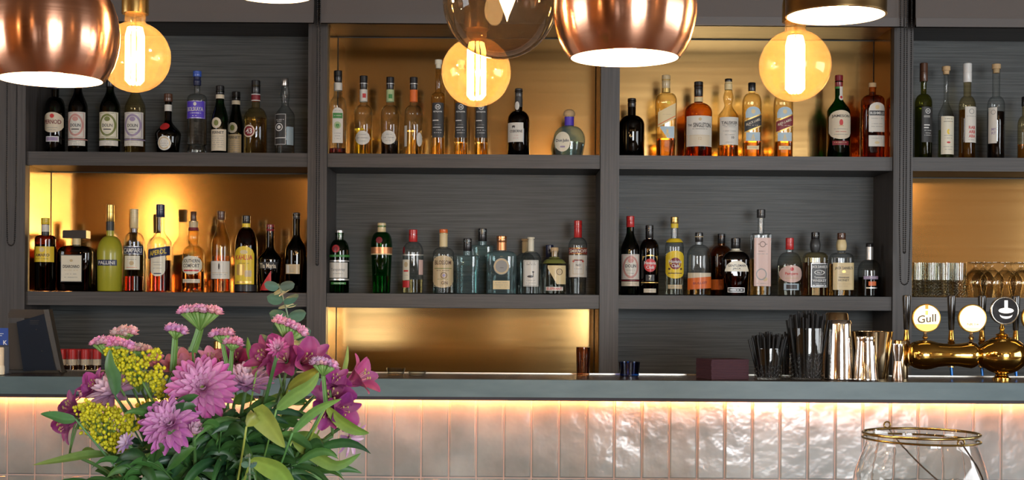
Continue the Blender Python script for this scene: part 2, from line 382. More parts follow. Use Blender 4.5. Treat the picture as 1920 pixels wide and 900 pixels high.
# roller blinds rolled up over the shelving, with their bead chains
blindm = plain('blind_fabric', (0.135, 0.115, 0.105), 0.8)
barm = plain('blind_bar', (0.12, 0.105, 0.098), 0.45)
chainm = plain('bead_chain', (0.008, 0.006, 0.005), 0.4)
BD = 5.18
def blind(p0, p1, chains, label):
    t = thing('roller_blind', label, 'blind', (X((p0+p1)/2, BD), BD, 2.3)); o = t.location
    x0, x1 = X(p0, BD)-o.x, X(p1, BD)-o.x; zb = EYE+(560-46)*BD/F
    m = MB(); m.box((x0, -0.002, zb-o.z+0.03), (x1, 0.002, 2.72-o.z)); m.build('fabric', blindm, t, smooth=False)
    m = MB(); m.box((x0, -0.008, zb-o.z), (x1, 0.008, zb-o.z+0.033)); m.box((x0, -0.011, zb-o.z), (x1, 0.011, zb-o.z+0.008)); m.build('bottom_bar', barm, t, smooth=False)
    m = MB(); m.tube([(x0, 0, 2.72-o.z), (x1, 0, 2.72-o.z)], 0.025, 12); m.build('roller', barm, t)
    for (c0, c1, cb) in chains:
        zlo = EYE-(cb-560)*BD/F-0.0; pts = []
        zt = 2.70; r = abs(X(c1, BD)-X(c0, BD))/2; xm = (X(c0, BD)+X(c1, BD))/2
        n = int((zt-zlo-r)/0.0075)
        for i in range(n+1):
            z = zlo+r+i*0.0075; sp = r if i > 25 else r*(0.75+0.25*i/25)
            pts += [(xm-sp, z), (xm+sp, z)]
        k = max(3, int(pi*r/0.0075))
        for i in range(k+1):
            a = pi+pi*i/k; pts.append((xm+0.75*r*cos(a), zlo+r+r*sin(a)))
        m = MB()
        for x, z in pts: m.ball((x-o.x, -0.018, z-o.z), 0.0034, 1)
        m.tube([(xm-r-o.x, -0.018, 2.70-o.z), (xm-r-o.x, -0.018, zlo+1.6*r-o.z)], 0.0009, 5); m.tube([(xm+r-o.x, -0.018, 2.70-o.z), (xm+r-o.x, -0.018, zlo+1.6*r-o.z)], 0.0009, 5)
        m.build('bead_chain', chainm, t, label='dark bead chain loop')
blind(-700, 585, [(14, 32, 467)], 'brown roller blind rolled up above the bay with the copper lamp and first globe bulb')
blind(598, 1697, [(593, 598, 500)], 'wide brown roller blind rolled up above the two middle bays')
blind(1713, 2300, [(1683, 1703, 529), (1690, 1695, 470)], 'brown roller blind rolled up above the bay of stacked glassware')

# ---------------------------------------------------------------- the bar counter
CF = 3.73; CD = 0.30
bar = thing('bar_counter', 'long bar counter with slate grey edge over glossy upright white tiles and a glowing strip', 'bar counter', (0, CF, 0))
def slate(name, c0, c1, rough):
    m, nt, p = nodes(name); L = nt.links.new
    tc = N(nt, 'ShaderNodeTexCoord'); mp = N(nt, 'ShaderNodeMapping'); mp.inputs['Scale'].default_value = (2.2, 6, 9)
    no = N(nt, 'ShaderNodeTexNoise'); no.inputs['Scale'].default_value = 3; no.inputs['Detail'].default_value = 6
    rp = N(nt, 'ShaderNodeValToRGB'); rp.color_ramp.elements[0].position = 0.3; rp.color_ramp.elements[1].position = 0.7
    rp.color_ramp.elements[0].color = (*c0, 1); rp.color_ramp.elements[1].color = (*c1, 1)
    L(tc.outputs['Object'], mp.inputs[0]); L(mp.outputs[0], no.inputs['Vector']); L(no.outputs['Fac'], rp.inputs[0]); L(rp.outputs[0], p.inputs['Base Color'])
    p.inputs['Roughness'].default_value = rough; return m
SL = slate('slate_edge', (0.055, 0.10, 0.118), (0.085, 0.138, 0.16), 0.42)
ST = slate('bar_top_dark', (0.035, 0.022, 0.016), (0.06, 0.04, 0.03), 0.25)
XL, XR = -3.2, 3.2
def bpart(name, a, bb, mat, label=None): 
    m = MB(); m.box((a[0], a[1]-CF, a[2]), (bb[0], bb[1]-CF, bb[2])); return m.build(name, mat, bar, smooth=False, label=label)
bpart('edge_rail', (XL, CF, ZTOP-0.047), (XR, CF+0.02, ZTOP), SL, 'blue grey slate front edge')
bpart('countertop', (XL, CF+0.0202, ZTOP-0.04), (XR, CF+CD, ZTOP-0.0002), ST, 'dark brown polished bar top')
bpart('back_lip', (XL, CF+CD, ZTOP-0.045), (X(60, 3.98), CF+CD+0.012, ZTOP-0.001), plain('lip_dark', (0.03, 0.025, 0.02), 0.5))
bpart('metal_lip', (X(76, 3.98), CF+CD, ZTOP-0.045), (XR, CF+CD+0.012, ZTOP+0.0025), plain('lip_steel', (0.75, 0.70, 0.62), 0.3, 1), 'thin bright metal rear lip')
bpart('shadow_gap', (XL, CF+0.012, ZTOP-0.057), (XR, CF+0.034, ZTOP-0.0472), plain('gap_black', (0.035, 0.025, 0.03), 0.6))
bpart('carcass', (XL, CF+0.062, 0.0), (XR, CF+0.27, ZTOP-0.041), plain('carcass_dark', (0.05, 0.05, 0.05), 0.7))
bpart('strip_light', (XL, CF+0.039, ZTOP-0.050), (XR, CF+0.0435, ZTOP-0.0465), emit('led_strip', (1.0, 0.25, 0.055), 235), 'glowing orange light strip')
# grout bed and tiles
TD = CF+0.052
bpart('grout_bed', (XL, TD-0.0005, 0.0), (XR, TD+0.0095, ZTOP-0.0475), plain('grout', (0.55, 0.40, 0.36), 0.8))
def tile_mat():
    m, nt, p = nodes('glazed_tile'); L = nt.links.new
    tc = N(nt, 'ShaderNodeTexCoord')
    n1 = N(nt, 'ShaderNodeTexNoise'); n1.inputs['Scale'].default_value = 5; n1.inputs['Detail'].default_value = 2
    n2 = N(nt, 'ShaderNodeTexNoise'); n2.inputs['Scale'].default_value = 26; n2.inputs['Detail'].default_value = 2
    n3 = N(nt, 'ShaderNodeTexNoise'); n3.inputs['Scale'].default_value = 6; n3.inputs['Detail'].default_value = 5
    for n in (n1, n2, n3): L(tc.outputs['Object'], n.inputs['Vector'])
    rp = N(nt, 'ShaderNodeValToRGB'); rp.color_ramp.elements[0].position = 0.35; rp.color_ramp.elements[1].position = 0.65
    rp.color_ramp.elements[0].color = (0.22, 0.245, 0.25, 1); rp.color_ramp.elements[1].color = (0.34, 0.375, 0.38, 1)
    L(n3.outputs['Fac'], rp.inputs[0]); L(rp.outputs[0], p.inputs['Base Color'])
    ad = N(nt, 'ShaderNodeMath', operation='MULTIPLY_ADD'); ad.inputs[1].default_value = 0.22; L(n2.outputs['Fac'], ad.inputs[0]); L(n1.outputs['Fac'], ad.inputs[2])
    bp = N(nt, 'ShaderNodeBump'); bp.inputs['Strength'].default_value = 1.0; bp.inputs['Distance'].default_value = 0.0062
    L(ad.outputs[0], bp.inputs['Height']); L(bp.outputs[0], p.inputs['Normal'])
    p.inputs['Roughness'].default_value = 0.16; p.inputs['Specular IOR Level'].default_value = 0.8
    return m
random.seed(3)
m = MB(); pitch = 51.7*TD/F; zj = EYE-(896-560)*TD/F
k0 = int((XL-X(688, TD))/pitch); x = X(688, TD)+k0*pitch
while x < XR-pitch:
    for (z0, z1) in ((zj+0.0012, ZTOP-0.0475), (zj-0.222, zj-0.0012), (zj-0.446, zj-0.2245), (zj-0.67, zj-0.4485)):
        g = 0.0017; x0, x1 = x+g, x+pitch-g; e = 0.0035
        tl = [random.uniform(-0.0009, 0.0009) for _ in range(4)]
        y1 = TD+0.0028-CF; y0 = TD-0.004-CF
        back = [(x0, y1, z0), (x1, y1, z0), (x1, y1, z1), (x0, y1, z1)]
        fr_ = [(x0+e, y0+tl[0], z0+e), (x1-e, y0+tl[1], z0+e), (x1-e, y0+tl[2], z1-e), (x0+e, y0+tl[3], z1-e)]
        mid = [(x0, y0+0.003, z0), (x1, y0+0.003, z0), (x1, y0+0.003, z1), (x0, y0+0.003, z1)]
        m.add(back+mid+fr_, [(8, 9, 10, 11)]+[(4+i, 4+(i+1) % 4, 8+(i+1) % 4, 8+i) for i in range(4)]+[(i, (i+1) % 4, 4+(i+1) % 4, 4+i) for i in range(4)])
    x += pitch
m.build('tile_panel', tile_mat(), bar, smooth=True, label='glossy uneven white upright tiles', ang=18)

# ---------------------------------------------------------------- the table in front
tbl = thing('high_table', 'long dark wooden table under the lamps carrying the flower vase and the glass lantern', 'table', (0.1, 2.0, 0))
m = MB(); m.box((-1.1, -0.55, 0.71), (1.1, 0.55, 0.75)); m.build('tabletop', wood('table_wood', (0.10, 0.05, 0.03), (0.2, 0.11, 0.06), 'x', 0.4), tbl, smooth=False)
for sx in (-1, 1):
    for sy in (-1, 1):
        m = MB(); m.box((sx*1.0-0.03, sy*0.47-0.03, 0), (sx*1.0+0.03, sy*0.47+0.03, 0.709)); m.build('leg', plain('table_leg', (0.03, 0.03, 0.03), 0.5), tbl, smooth=False)
# ---------------------------------------------------------------- bottles
NTH = 32
class Body:
    """outline of a bottle in metres: list of (z, a), with the cross-section rounder at the neck than at the body"""
    def __init__(s, pr, rn, n0, dr):
        s.pr = pr; s.A = max(a for z, a in pr); s.rn = rn; s.n0 = n0; s.dr = dr
    def a(s, z):
        pr = s.pr
        if z <= pr[0][0]: return pr[0][1]
        for (z0, a0), (z1, a1) in zip(pr, pr[1:]):
            if z <= z1: return a0+(a1-a0)*(z-z0)/max(1e-9, z1-z0)
        return pr[-1][1]
    def shape(s, a):
        w = min(1, max(0, (a-s.rn)/max(1e-6, s.A-s.rn)))
        n = 2+(s.n0-2)*w**0.5
        b = a if s.dr == 1 else (a if a <= s.rn else s.rn+(a-s.rn)*(s.A*s.dr-s.rn)/max(1e-6, s.A-s.rn))
        return n, b
    def front(s, x, z, off):
        a = s.a(z); n, b = s.shape(a); a += off; b += off
        u = min(0.999, abs(x)/a); return -b*(1-u**n)**(1/n)
    def ring(s, z, off=0.0, k=1.0, seg=NTH, a=None):
        a = s.a(z) if a is None else a; n, b = s.shape(a); a = a*k+off; b = b*k+off
        return [Vector((u*a, v*b, z)) for u, v in (superpts(n, seg))]
    def surf(s, zs, off=0.0, k=1.0, cap0=True, cap1=True, seg=NTH, aa=None):
        vs = []; fs = []; n = len(zs)
        for i, z in enumerate(zs): vs += s.ring(z, off, k, seg, None if aa is None else aa[i])
        for i in range(n-1):
            for q in range(seg):
                q2 = (q+1) % seg; fs.append((i*seg+q, i*seg+q2, (i+1)*seg+q2, (i+1)*seg+q))
        if cap0: fs.append(tuple(range(seg-1, -1, -1)))
        if cap1: fs.append(tuple((n-1)*seg+q for q in range(seg)))
        return vs, fs
SHOULDER = dict(round=(2.0, 1.7), dome=(2.2, 2.2), slope=None, square=(7, 3), soft=(3, 2))
def patch(body, shape, cx, cz, hw, hh, slope, off, nx=14, nz=8):
    """a paper label lying on the front of a bottle"""
    vs = []; fs = []
    for i in range(nx+1):
        u = -1+2*i/nx; x = cx+u*hw; k = sqrt(max(0, 1-u*u)); d = slope*u*hh
        if shape == 'rect': zt, zb = hh+d, -hh+d
        elif shape == 'oval': kk = max(0.02, k); zt, zb = hh*kk, -hh*kk
        elif shape == 'arch': zt, zb = hh-(1-k)*hw*0.8, -hh
        elif shape == 'both': zt, zb = hh-(1-k)*hw*0.6, -hh+(1-k)*hw*0.6
        elif shape == 'shield': zt, zb = hh, -hh+(1-k)*hh*0.5
        elif shape == 'tri': zt, zb = hh*max(-1, (1-1.9*(1-u)/2)), -hh
        elif shape == 'cut': zt, zb = hh, -hh+2*hh*(max(0, -u)*0.85)
        else: zt, zb = hh, -hh
        for j in range(nz+1):
            z = cz+zb+(zt-zb)*j/nz; vs.append((x, body.front(x, z, off), z))
    for i in range(nx):
        for j in range(nz):
            q = i*(nz+1)+j; fs.append((q, q+nz+1, q+nz+2, q+1))
    m = MB(); m.add(vs, fs); return m
def lettering(body, s, cx, cz, h, wmax, off, slope=0):
    vs, fs, w, hh = text_mesh(s); k = h/max(hh, 0.3); kx = k
    if wmax: kx = wmax/w
    out = []
    for x, z in vs:
        X_ = cx+x*kx; Z_ = cz+z*k+slope*x*kx; out.append((X_, body.front(X_, Z_, off), Z_))
    m = MB(); m.add(out, fs); return m
BOTTLES = []
def bottle(label, cx, yb, hw, sh, nk, rn, top, cap=None, kind='round', g='clear', liq=None, sq=2, dr=1, hwb=None, base=None, D=5.40, bulge=None, bands=(), labels=(), shelf=None, group=None, name='liquor_bottle', nk2=None):
    """all lengths in the frame's pixels at the bottle's distance: yb foot, sh shoulder start, nk neck start, rn neck half width, top glass top"""
    s = D/F
    o = W(cx, yb, D); z0 = shelf
    H = lambda y: (yb-y)*s
    A = hw*s; B = (hwb or hw)*s; R = rn*s
    pr = [(0, B*0.88), (0.6*s, B*0.96), (2*s, B)]
    if base: pr += [(H(base[0]), base[1]*s), (H(base[0])+1.5*s, A if not hwb else B+(A-B)*0.1)]
    hs, hn = H(sh), H(nk)
    for i in range(1, 5):
        z = pr[-1][0]+(hs-pr[-1][0])*i/4 if i == 4 else None
    pr.append((hs, A))
    sp = SHOULDER[kind]; n = 12
    for i in range(1, n+1):
        t = i/n
        if sp is None: k = 0.5+0.5*cos(pi*t)
        else: tt = 1-(1-t)**1.5 if kind != 'square' else t; k = max(0, 1-tt**sp[0])**(1/sp[1]); t = tt
        pr.append((hs+(hn-hs)*t, R+(A-R)*k))
    if bulge:                                  # (y centre, half height, half width)
        yc, hh, bw = bulge
        for i in range(-5, 6):
            t = i/5; pr.append((H(yc)+t*hh*s, R+(bw-rn)*s*cos(t*pi/2)))
    ht = H(top); R2 = (nk2 or rn)*s
    pr += [(ht-2.6*s, R2), (ht-2.2*s, R2*1.08), (ht-0.3*s, R2*1.08), (ht, R2*0.9)]
    pr.sort(key=lambda p: p[0])
    # subdivide the straight body so that labels follow it
    body = Body(pr, R, sq, dr)
    t = thing(name, label, 'bottle', (o.x, D, z0+0.0015), group)
    zs = [z for z, a in pr]
    vs, fs = body.surf(zs); m = MB(); m.add(vs, fs)
    m.build('glass', gmat(g) if g else plain('frosted_yellow', (0.42, 0.40, 0.03), 0.35, 0, 0.3), t, ang=50)
    if liq:
        lc, ly = liq; zl = H(ly); z1 = [0.004]+[z for z in zs if 0.006 < z < zl-0.001]+[zl]
        vs, fs = body.surf(z1, 0, 0.93); m = MB(); m.add(vs, fs)
        m.build('liquid', liquid_mat('liquid_'+lc, LQ[lc]), t, ang=50)
    if cap:
        cyt, cyb, chw, cc = cap[:4]; ck = cap[4] if len(cap) > 4 else 'plain'
        zt, zb, r = H(cyt), H(cyb), chw*s; m = MB()
        if ck == 'box': m.box((-r, -r*0.62, zb), (r, r*0.62, zt)); m.box((-r*0.96, -r*0.6, zt), (r*0.96, r*0.6, zt+0.8*s))
        elif ck == 'ball': m.lathe([(r*0.7, zb), (r*0.95, zb+(zt-zb)*0.2), (r, zb+(zt-zb)*0.5), (r*0.85, zb+(zt-zb)*0.8), (r*0.5, zt)], 24)
        elif ck == 'cork':
            zm = zb+(zt-zb)*0.45; m.lathe([(r*0.72, zb), (r*0.78, zm), (r, zm+0.2*s), (r, zt-0.6*s), (r*0.9, zt)], 20)
        else:
            zm = zb+(zt-zb)*0.52
            m.lathe([(r*0.97, zb), (r, zb+0.4*s), (r, zm-0.5*s), (r*0.94, zm-0.1*s), (r*0.94, zm+0.3*s), (r, zm+0.7*s), (r, zt-1.1*s), (r*0.9, zt-0.2*s), (r*0.6, zt)], 24)
        m.build('cap' if ck != 'cork' and ck != 'ball' else 'cork_stopper', cmat(cc, 'cap'), t, label=cc+' cap' if ck not in ('cork', 'ball') else cc+' stopper')
    for bd in bands:
        y0, y1, cc = bd[:3]; ex = (bd[3] if len(bd) > 3 else 0.4)*s; za, zb = H(y1), H(y0); k = max(2, int((zb-za)/(2*s)))
        z1 = [za+(zb-za)*i/k for i in range(k+1)]; vs, fs = body.surf(z1, ex, 1, False, False)
        m = MB(); m.add(vs, fs); m.build('neck_band' if y1 < sh+6 else 'body_band', cmat(cc), t, label=cc+' band')
    for lb in labels:
        shp, dx, y0, y1, lw, cc, tx = lb[:7]; slope = lb[7] if len(lb) > 7 else 0; lift = lb[8] if len(lb) > 8 else 0
        lim = A*0.985; lw_, dx_ = lw*s, dx*s
        x0, x1 = max(-lim, dx_-lw_), min(lim, dx_+lw_); hw_ = (x1-x0)/2; xc = (x0+x1)/2
        zc, hh = (H(y0)+H(y1))/2, abs(H(y0)-H(y1))/2
        lo = patch(body, shp, xc, zc, hw_, hh, slope, (0.35+lift*0.3)*s).build('label', cmat(cc), t, label=cc+' paper label', ang=None)
        for te in tx:
            q, ty, th, tw, tc = te[:5]; tdx = te[5] if len(te) > 5 else 0
            off = (0.62+lift*0.3)*s
            if q == '-':       # small print, set as a fine line of ticks
                m = MB(); nn = max(3, int(tw/1.3)); rnd = random.Random(int(ty*7+cx))
                for i in range(nn):
                    if rnd.random() < 0.2: continue
                    xx = xc+(tdx-tw/2+tw*(i+0.1)/nn)*s; x2 = xx+tw/nn*0.7*s; za, zb = H(ty)-th*0.5*s, H(ty)+th*0.5*s
                    m.add([(xx, body.front(xx, za, off), za), (x2, body.front(x2, za, off), za), (x2, body.front(x2, zb, off), zb), (xx, body.front(xx, zb, off), zb)], [(0, 1, 2, 3)])
                if m.v: m.build('lettering', cmat(tc), lo, smooth=False)
            elif q in ('O', 'disc', 'ring', 'bar', 'frame'):
                m = MB(); n = 28; vs = []; fs = []; xx0 = xc+tdx*s; zz0 = H(ty)
                if q == 'bar':
                    k = 8; vs = []
                    for i in range(k+1):
                        xx = xx0+(-tw/2+tw*i/k)*s
                        for zz in (zz0-th/2*s, zz0+th/2*s): zq = zz+slope*hh*((xx-xc)/hw_); vs.append((xx, body.front(xx, zq, off), zq))
                    fs = [(2*i, 2*i+2, 2*i+3, 2*i+1) for i in range(k)]
                elif q == 'disc':
                    for rr in (0, 0.5, 1):
                        for i in range(n):
                            a = 2*pi*i/n; xx = xx0+rr*tw/2*s*cos(a); zz = zz0+rr*th/2*s*sin(a); vs.append((xx, body.front(xx, zz, off-0.08*s), zz))
                    for r_ in range(2):
                        for i in range(n): fs.append((r_*n+i, r_*n+(i+1) % n, (r_+1)*n+(i+1) % n, (r_+1)*n+i))
                elif q == 'frame':
                    P4 = []
                    for inn in (1, 0):
                        a_, b_ = (tw/2-inn*0.7)*s, (th/2-inn*0.7)*s
                        for i in range(4*6):
                            sd, f = divmod(i, 6); f /= 6
                            xx, zz = [(-a_+2*a_*f, -b_), (a_, -b_+2*b_*f), (a_-2*a_*f, b_), (-a_, b_-2*b_*f)][sd]
                            xx += xx0; zz += zz0; vs.append((xx, body.front(xx, zz, off), zz))
                    fs = [(24+i, 24+(i+1) % 24, (i+1) % 24, i) for i in range(24)]
                else:
                    for rr in (1, 0.8):
                        for i in range(n):
                            a = 2*pi*i/n; xx = xx0+rr*tw/2*s*cos(a); zz = zz0+rr*th/2*s*sin(a); vs.append((xx, body.front(xx, zz, off), zz))
                    fs = [(n+i, n+(i+1) % n, (i+1) % n, i)[::-1] for i in range(n)]
                m.add(vs, fs); m.build('emblem', cmat(tc), lo, ang=None)
            else:
                sl = slope*hh/hw_ if slope else 0
                lettering(body, q, xc+tdx*s, H(ty), th*s, tw*s if tw else None, off, sl).build('lettering', cmat(tc), lo, smooth=False)
    BOTTLES.append(t); return t
SML = lambda ty, w, c='grey', dx=0: ('-', ty, 1.0, w, c, dx)

# ---- first bay, upper shelf
G = dict(shelf=S1, group='bottles on the upper shelf of the dark first bay')
bottle('near-black bottle with cream oval label lettered red, under the first copper shade', 103, 271, 18.5, 195, 165, 7, 135, (125, 150, 8, 'navy'), 'soft', 'darkgreen', ('dark', 210), labels=[
 ('both', 0, 195, 233, 18, 'cream', [('PERNOD', 213, 8, 31, 'darkred'), ('disc', 202, 8, 8, 'red'), SML(224, 20), SML(228, 14)]), ('rect', 0, 240, 250, 12, 'white', [('bar', 245, 7, 21, 'mauve')])], **G)
def dolin(label, cx, yb, hw, g, liq, ink, pap, top=0, cap='black', **kw):
    y = lambda q: yb-(272-q)
    return bottle(label, cx, yb, hw, y(186), y(150), 7, y(130), (y(125), y(146), 7.6, cap), 'slope', g, liq, labels=[
     ('rect', 0, y(195), y(244), hw-1.4, pap, [('frame', y(219.5), 45, 2*hw-6, ink), ('disc', y(208), 9, 11, ink), ('DOLIN', y(220), 6, 19, 'ink'), ('bar', y(227.5), 2, 14, 'ink'), SML(y(233), 16), SML(y(238), 12), ('ring', y(219.5), 42, 2*hw-7, ink)]),
     ('rect', 0, y(248), y(258), hw-1.4, 'paper', [SML(y(251), 20), SML(y(255), 16)])], bands=[(y(245.2), y(247.2), ink, 0.2)], **kw)
dolin('near-black bottle with pink-framed cream label, beside the red-lettered bottle', 146, 272, 17.5, 'maroon', ('dark', 200), 'rose', 'paper', **G)
dolin('dark green bottle with grey-green framed cream label, below copper shade and globe bulb', 206, 273, 19, 'darkgreen', ('dark', 200), 'olive', 'ivory', **G)
dolin('clear bottle of golden vermouth with violet-framed label, below the first globe bulb', 253, 274, 19, 'gold', ('gold', 200), 'mauve', 'paper', **G)
bottle('squat flared black bottle with red wax seal and round white label', 315, 277, 24, 240, 212, 6.5, 176, (163, 178, 8, 'brown'), 'slope', 'maroon', ('dark', 230), hwb=20, labels=[
 ('oval', -2, 244, 271, 13, 'paper', [('ring', 257.5, 23, 22, 'tan'), SML(254, 12), SML(258, 16), SML(262, 10)]), ('oval', -3, 219, 233, 9.5, 'red', [], 0, 2)], bands=[(184, 196, 'paper')], **G)
bottle('clear waisted bottle with blue cap and bright violet label', 369, 279, 18.5, 178, 165, 5.5, 140, (122, 133, 8, 'blue'), 'soft', 'clear', ('clear', 190), hwb=18.5, base=(262, 15.5), labels=[
 ('rect', 0, 180, 213, 17.2, 'violet', [('frame', 196.5, 32, 33, 'silver'), ('BOLSKAYA', 195.5, 8, 29, 'paper'), ('disc', 186, 7, 6, 'paper'), SML(203, 22, 'silver'), SML(208, 10, 'silver')])], bands=[(133, 149, 'navy', 1.6)], **G)
for (cx, yb, hw, yc, ex, lb, D_) in ((412, 280, 15.5, 151, 0, 'green sloping bottle with cream label and round emblem, next to the clear waisted bottle', 5.39), (442, 280, 14, 158, 5, 'darker narrow green bottle with tan label, behind the two green and golden neighbours', 5.47)):
    bottle(lb, cx, yb, hw, yc+66, yc+24, 7.5, yc+10, (yc, yc+17, 8, 'black'), 'slope', 'deepgreen' if not ex else 'darkgreen', ('dgreen', 240), D=D_, bands=[(yc+17, yc+24.5, 'cream')], labels=[
     ('rect', -1, 234+ex, 274+ex, hw-1, 'cream' if not ex else 'tan', [('FERNET', 240+ex, 5, 22, 'ink')]+[SML(y_+ex, 22) for y_ in (247, 251, 255, 259, 263, 267)]), ('oval', -4, 212+ex, 232+ex, 9.5, 'cream', [('disc', 222+ex, 11, 9, 'olive')])], **G)
bottle('round-shouldered bottle of pale gold liqueur with dark red round emblem', 479, 281, 21.5, 215, 192, 8, 150, (141, 167, 8.3, 'black'), 'round', 'gold', ('gold', 212), bands=[(167, 180, 'darkred'), (167, 168.5, 'white', 0.6), (178.5, 180, 'white', 0.6)], labels=[
 ('oval', -9, 226, 250, 12, 'darkred', [('ring', 238, 23, 23, 'cream'), ('43', 238, 10, 13, 'white')])], **G)
bottle('clear tall bottle with bulging neck and black label, beside the upright with the short chain', 534, 282, 18, 208, 186, 6.5, 145, (138, 152, 6.6, 'silver'), 'slope', 'clear', ('clear', 262), bulge=(168, 15, 8.6), labels=[
 ('rect', -7, 206, 264, 11.4, 'charcoal', [('frame', 235, 57, 22, 'white'), ('ring', 231, 15, 15, 'white', -2), ('disc', 231, 7, 7, 'white', -2), SML(217, 16, 'white'), SML(220, 12, 'white'), ('bar', 251, 1.5, 21, 'white')]), ('rect', 11.5, 230, 264, 5.5, 'lightblue', [])], **G)
# ---- second bay, upper shelf
G = dict(shelf=S1, group='bottles on the upper shelf of the brass-backed second bay')
bottle('clear syrup bottle with arched cream label showing a green apple', 633, 287, 16.4, 200, 180, 7.5, 140, (131, 153, 8, 'black'), 'round', 'clear', ('garnet', 277), D=5.335, bands=[(154, 168, 'paper')], labels=[
 ('arch', 1.5, 202, 268, 9.7, 'paper', [('bar', 217, 10, 18, 'green'), SML(217, 14, 'white'), ('disc', 235, 14, 13, 'palegreen'), ('disc', 236, 8, 8, 'green'), SML(208, 10), SML(250, 12), SML(255, 10), SML(260, 12)])], **G)
def syr(label, cx, band, g, liq, lab, D=5.40):
    bottle(label, cx, 287, 17, 207, 192, 7, 145, (139 if cx > 700 else 137, 163, 7.6, 'black'), 'round', g, liq, D=D, bands=[(151.2, 152.6, 'silver', 0.9), (163, 185.5, band)], labels=lab, **G)
syr('clear bottle half full of bright yellow liqueur with round white label and white neck paper', 681, 'paper', 'clear', ('yellow', 237), [('oval', 0, 242, 268, 14, 'paper', [SML(255, 20, 'ink'), SML(249, 14), SML(261, 12)]), ('rect', 2, 171, 179, 3, 'red', [], 0, 2)])
syr('clear bottle with dark liqueur in its foot, green neck paper and round white label', 731, 'palegreen', 'clear', ('dark', 259), [('oval', -1.5, 241, 267, 14, 'paper', [SML(254, 20, 'ink'), SML(248, 14), SML(260, 12)]), ('rect', 1, 172, 180, 3.4, 'green', [], 0, 2)])
syr('clear bottle with orange neck paper, its round white label turned to the side', 775, 'orange', 'clear', ('gold', 240), [('oval', 13, 244, 270, 6, 'paper', []), ('rect', -14.5, 231, 270, 3, 'paper', [])])
def herm(label, cx, D, liq, top=123):
    bottle(label, cx, 288, 13.3, 180, 168, 5.6, top+1, (107, 123, 6.6, 'ivory', 'cork'), 'soft', 'gold', liq, D=D, labels=[
     ('rect', 0, 189, 254, 10.8, 'charcoal', [('ring', 197, 10, 10, 'white'), ('H', 197, 5, 4.5, 'white'), ('REYKJAVIK', 206, 3.4, 17, 'white'), ('bar', 222, 1.6, 11, 'white', -4), SML(230, 12, 'grey'), ('bar', 235, 1, 14, 'white', -2), SML(240, 16, 'white'), SML(245, 14, 'white')])], **G)
herm('tall slender bottle of pale liqueur with black label and visible pale stopper', 821, 5.40, ('gold', 250))
herm('slender black-labelled bottle, second of three, its neck hidden by the globe bulb', 864, 5.40, ('gold', 262))
herm('tall slender bottle with black label, third of three, beside the black port bottle', 902, 5.40, ('gold', 262))
bottle('black port bottle with cream label showing a small bull', 972, 289, 20.5, 222, 203, 7, 165, (161, 178, 7.4, 'charcoal'), 'round', 'maroon', ('dark', 225), bands=[(178, 196, 'charcoal', 0.3)], labels=[
 ('rect', -5.5, 227, 263, 14.3, 'paper', [('OSBORNE', 243, 5, 23, 'ink', 1), ('disc', 234, 3.4, 6, 'ink', -4), ('bar', 236, 3, 1, 'ink', -6), ('bar', 236, 3, 1, 'ink', -2.5), SML(251, 10, 'rose', 0), SML(256, 10, 'rose', 0)]), ('oval', -3, 186, 202, 4.2, 'paper', [], 0, 2)], **G)
bottle('squat round tequila bottle with ball cork stopper and blue neck', 1067, 290, 30, 262, 232, 8, 214, (201, 215, 11, 'cork', 'ball'), 'dome', 'teal', ('teal', 263), dr=0.62, hwb=25, bands=[(215, 231, 'violet', 0.8)], labels=[
 ('oval', -13, 244, 281, 14.5, 'ivory', [('Don Julio', 261, 7, 24, 'navy'), ('bar', 272, 3, 9, 'mauve')])], **G)
# ---- third bay, upper shelf
G = dict(shelf=S1, group='whisky bottles on the upper shelf of the brass-backed third bay')
bottle('round-shouldered black bottle without label, beside the upright', 1184, 291, 24, 231, 212, 7.5, 184, (180, 197, 7.8, 'black'), 'round', 'black', ('dark', 235), **G)
bottle('square whisky bottle with slanted gold label and tall gold-brown cap', 1248, 291, 19.5, 190, 170, 7.5, 144, (136, 161, 8, 'tan'), 'soft', 'gold', ('amber', 256), sq=4, hwb=17, bands=[(161, 169, 'gold', 0.6)], labels=[
 ('rect', 0, 199, 227, 16.5, 'palegold', [('disc', 190, 0.1, 0.1, 'gold'), SML(212, 16, 'tan'), ('bar', 223, 1.6, 32, 'orange')], 0.62), ('cut', 1, 234, 256, 13, 'lightblue', [('disc', 243, 9, 4, 'palegold'), ('bar', 250, 6, 2, 'palegold', -2), ('bar', 250, 6, 2, 'palegold', 2)]), ('oval', 3, 187, 193, 3.5, 'yellow', [])], **G)
bottle('broad amber whisky bottle with big cream label and black cap', 1309, 291, 25.5, 206, 188, 8, 155, (148, 176, 8.4, 'black'), 'round', 'amber', ('amber', 215), bands=[(177, 186, 'palegold', 0.2)], labels=[
 ('rect', 0, 214.5, 271.5, 23.5, 'paper', [('THE', 232, 4, 6, 'ink', -18), ('SINGLETON', 232, 8.5, 33, 'ink', 4), ('disc', 221, 6, 6, 'tan'), SML(239, 28, 'ink'), ('bar', 251, 1, 46, 'tan'), ('bar', 261, 18, 46, 'cream'), ('12', 257, 6, 6, 'tan')])], **G)
bottle('whisky bottle with bulbous neck, dark cork cap and large cream label', 1365, 292, 19.5, 217, 192, 7, 152, (143, 149, 7, 'black'), 'slope', 'gold', ('amber', 270), bulge=(179, 12, 9.5), bands=[(149, 164, 'palegold', 0.2)], labels=[
 ('rect', 0, 217, 268.5, 17.3, 'paper', [('TALISKER', 227.5, 5.5, 30, 'ink'), SML(232, 26, 'ink'), SML(235, 22), SML(243, 24), SML(250, 18), ('10', 255, 4.4, 5, 'ink', 6), SML(264, 14)])], **G)
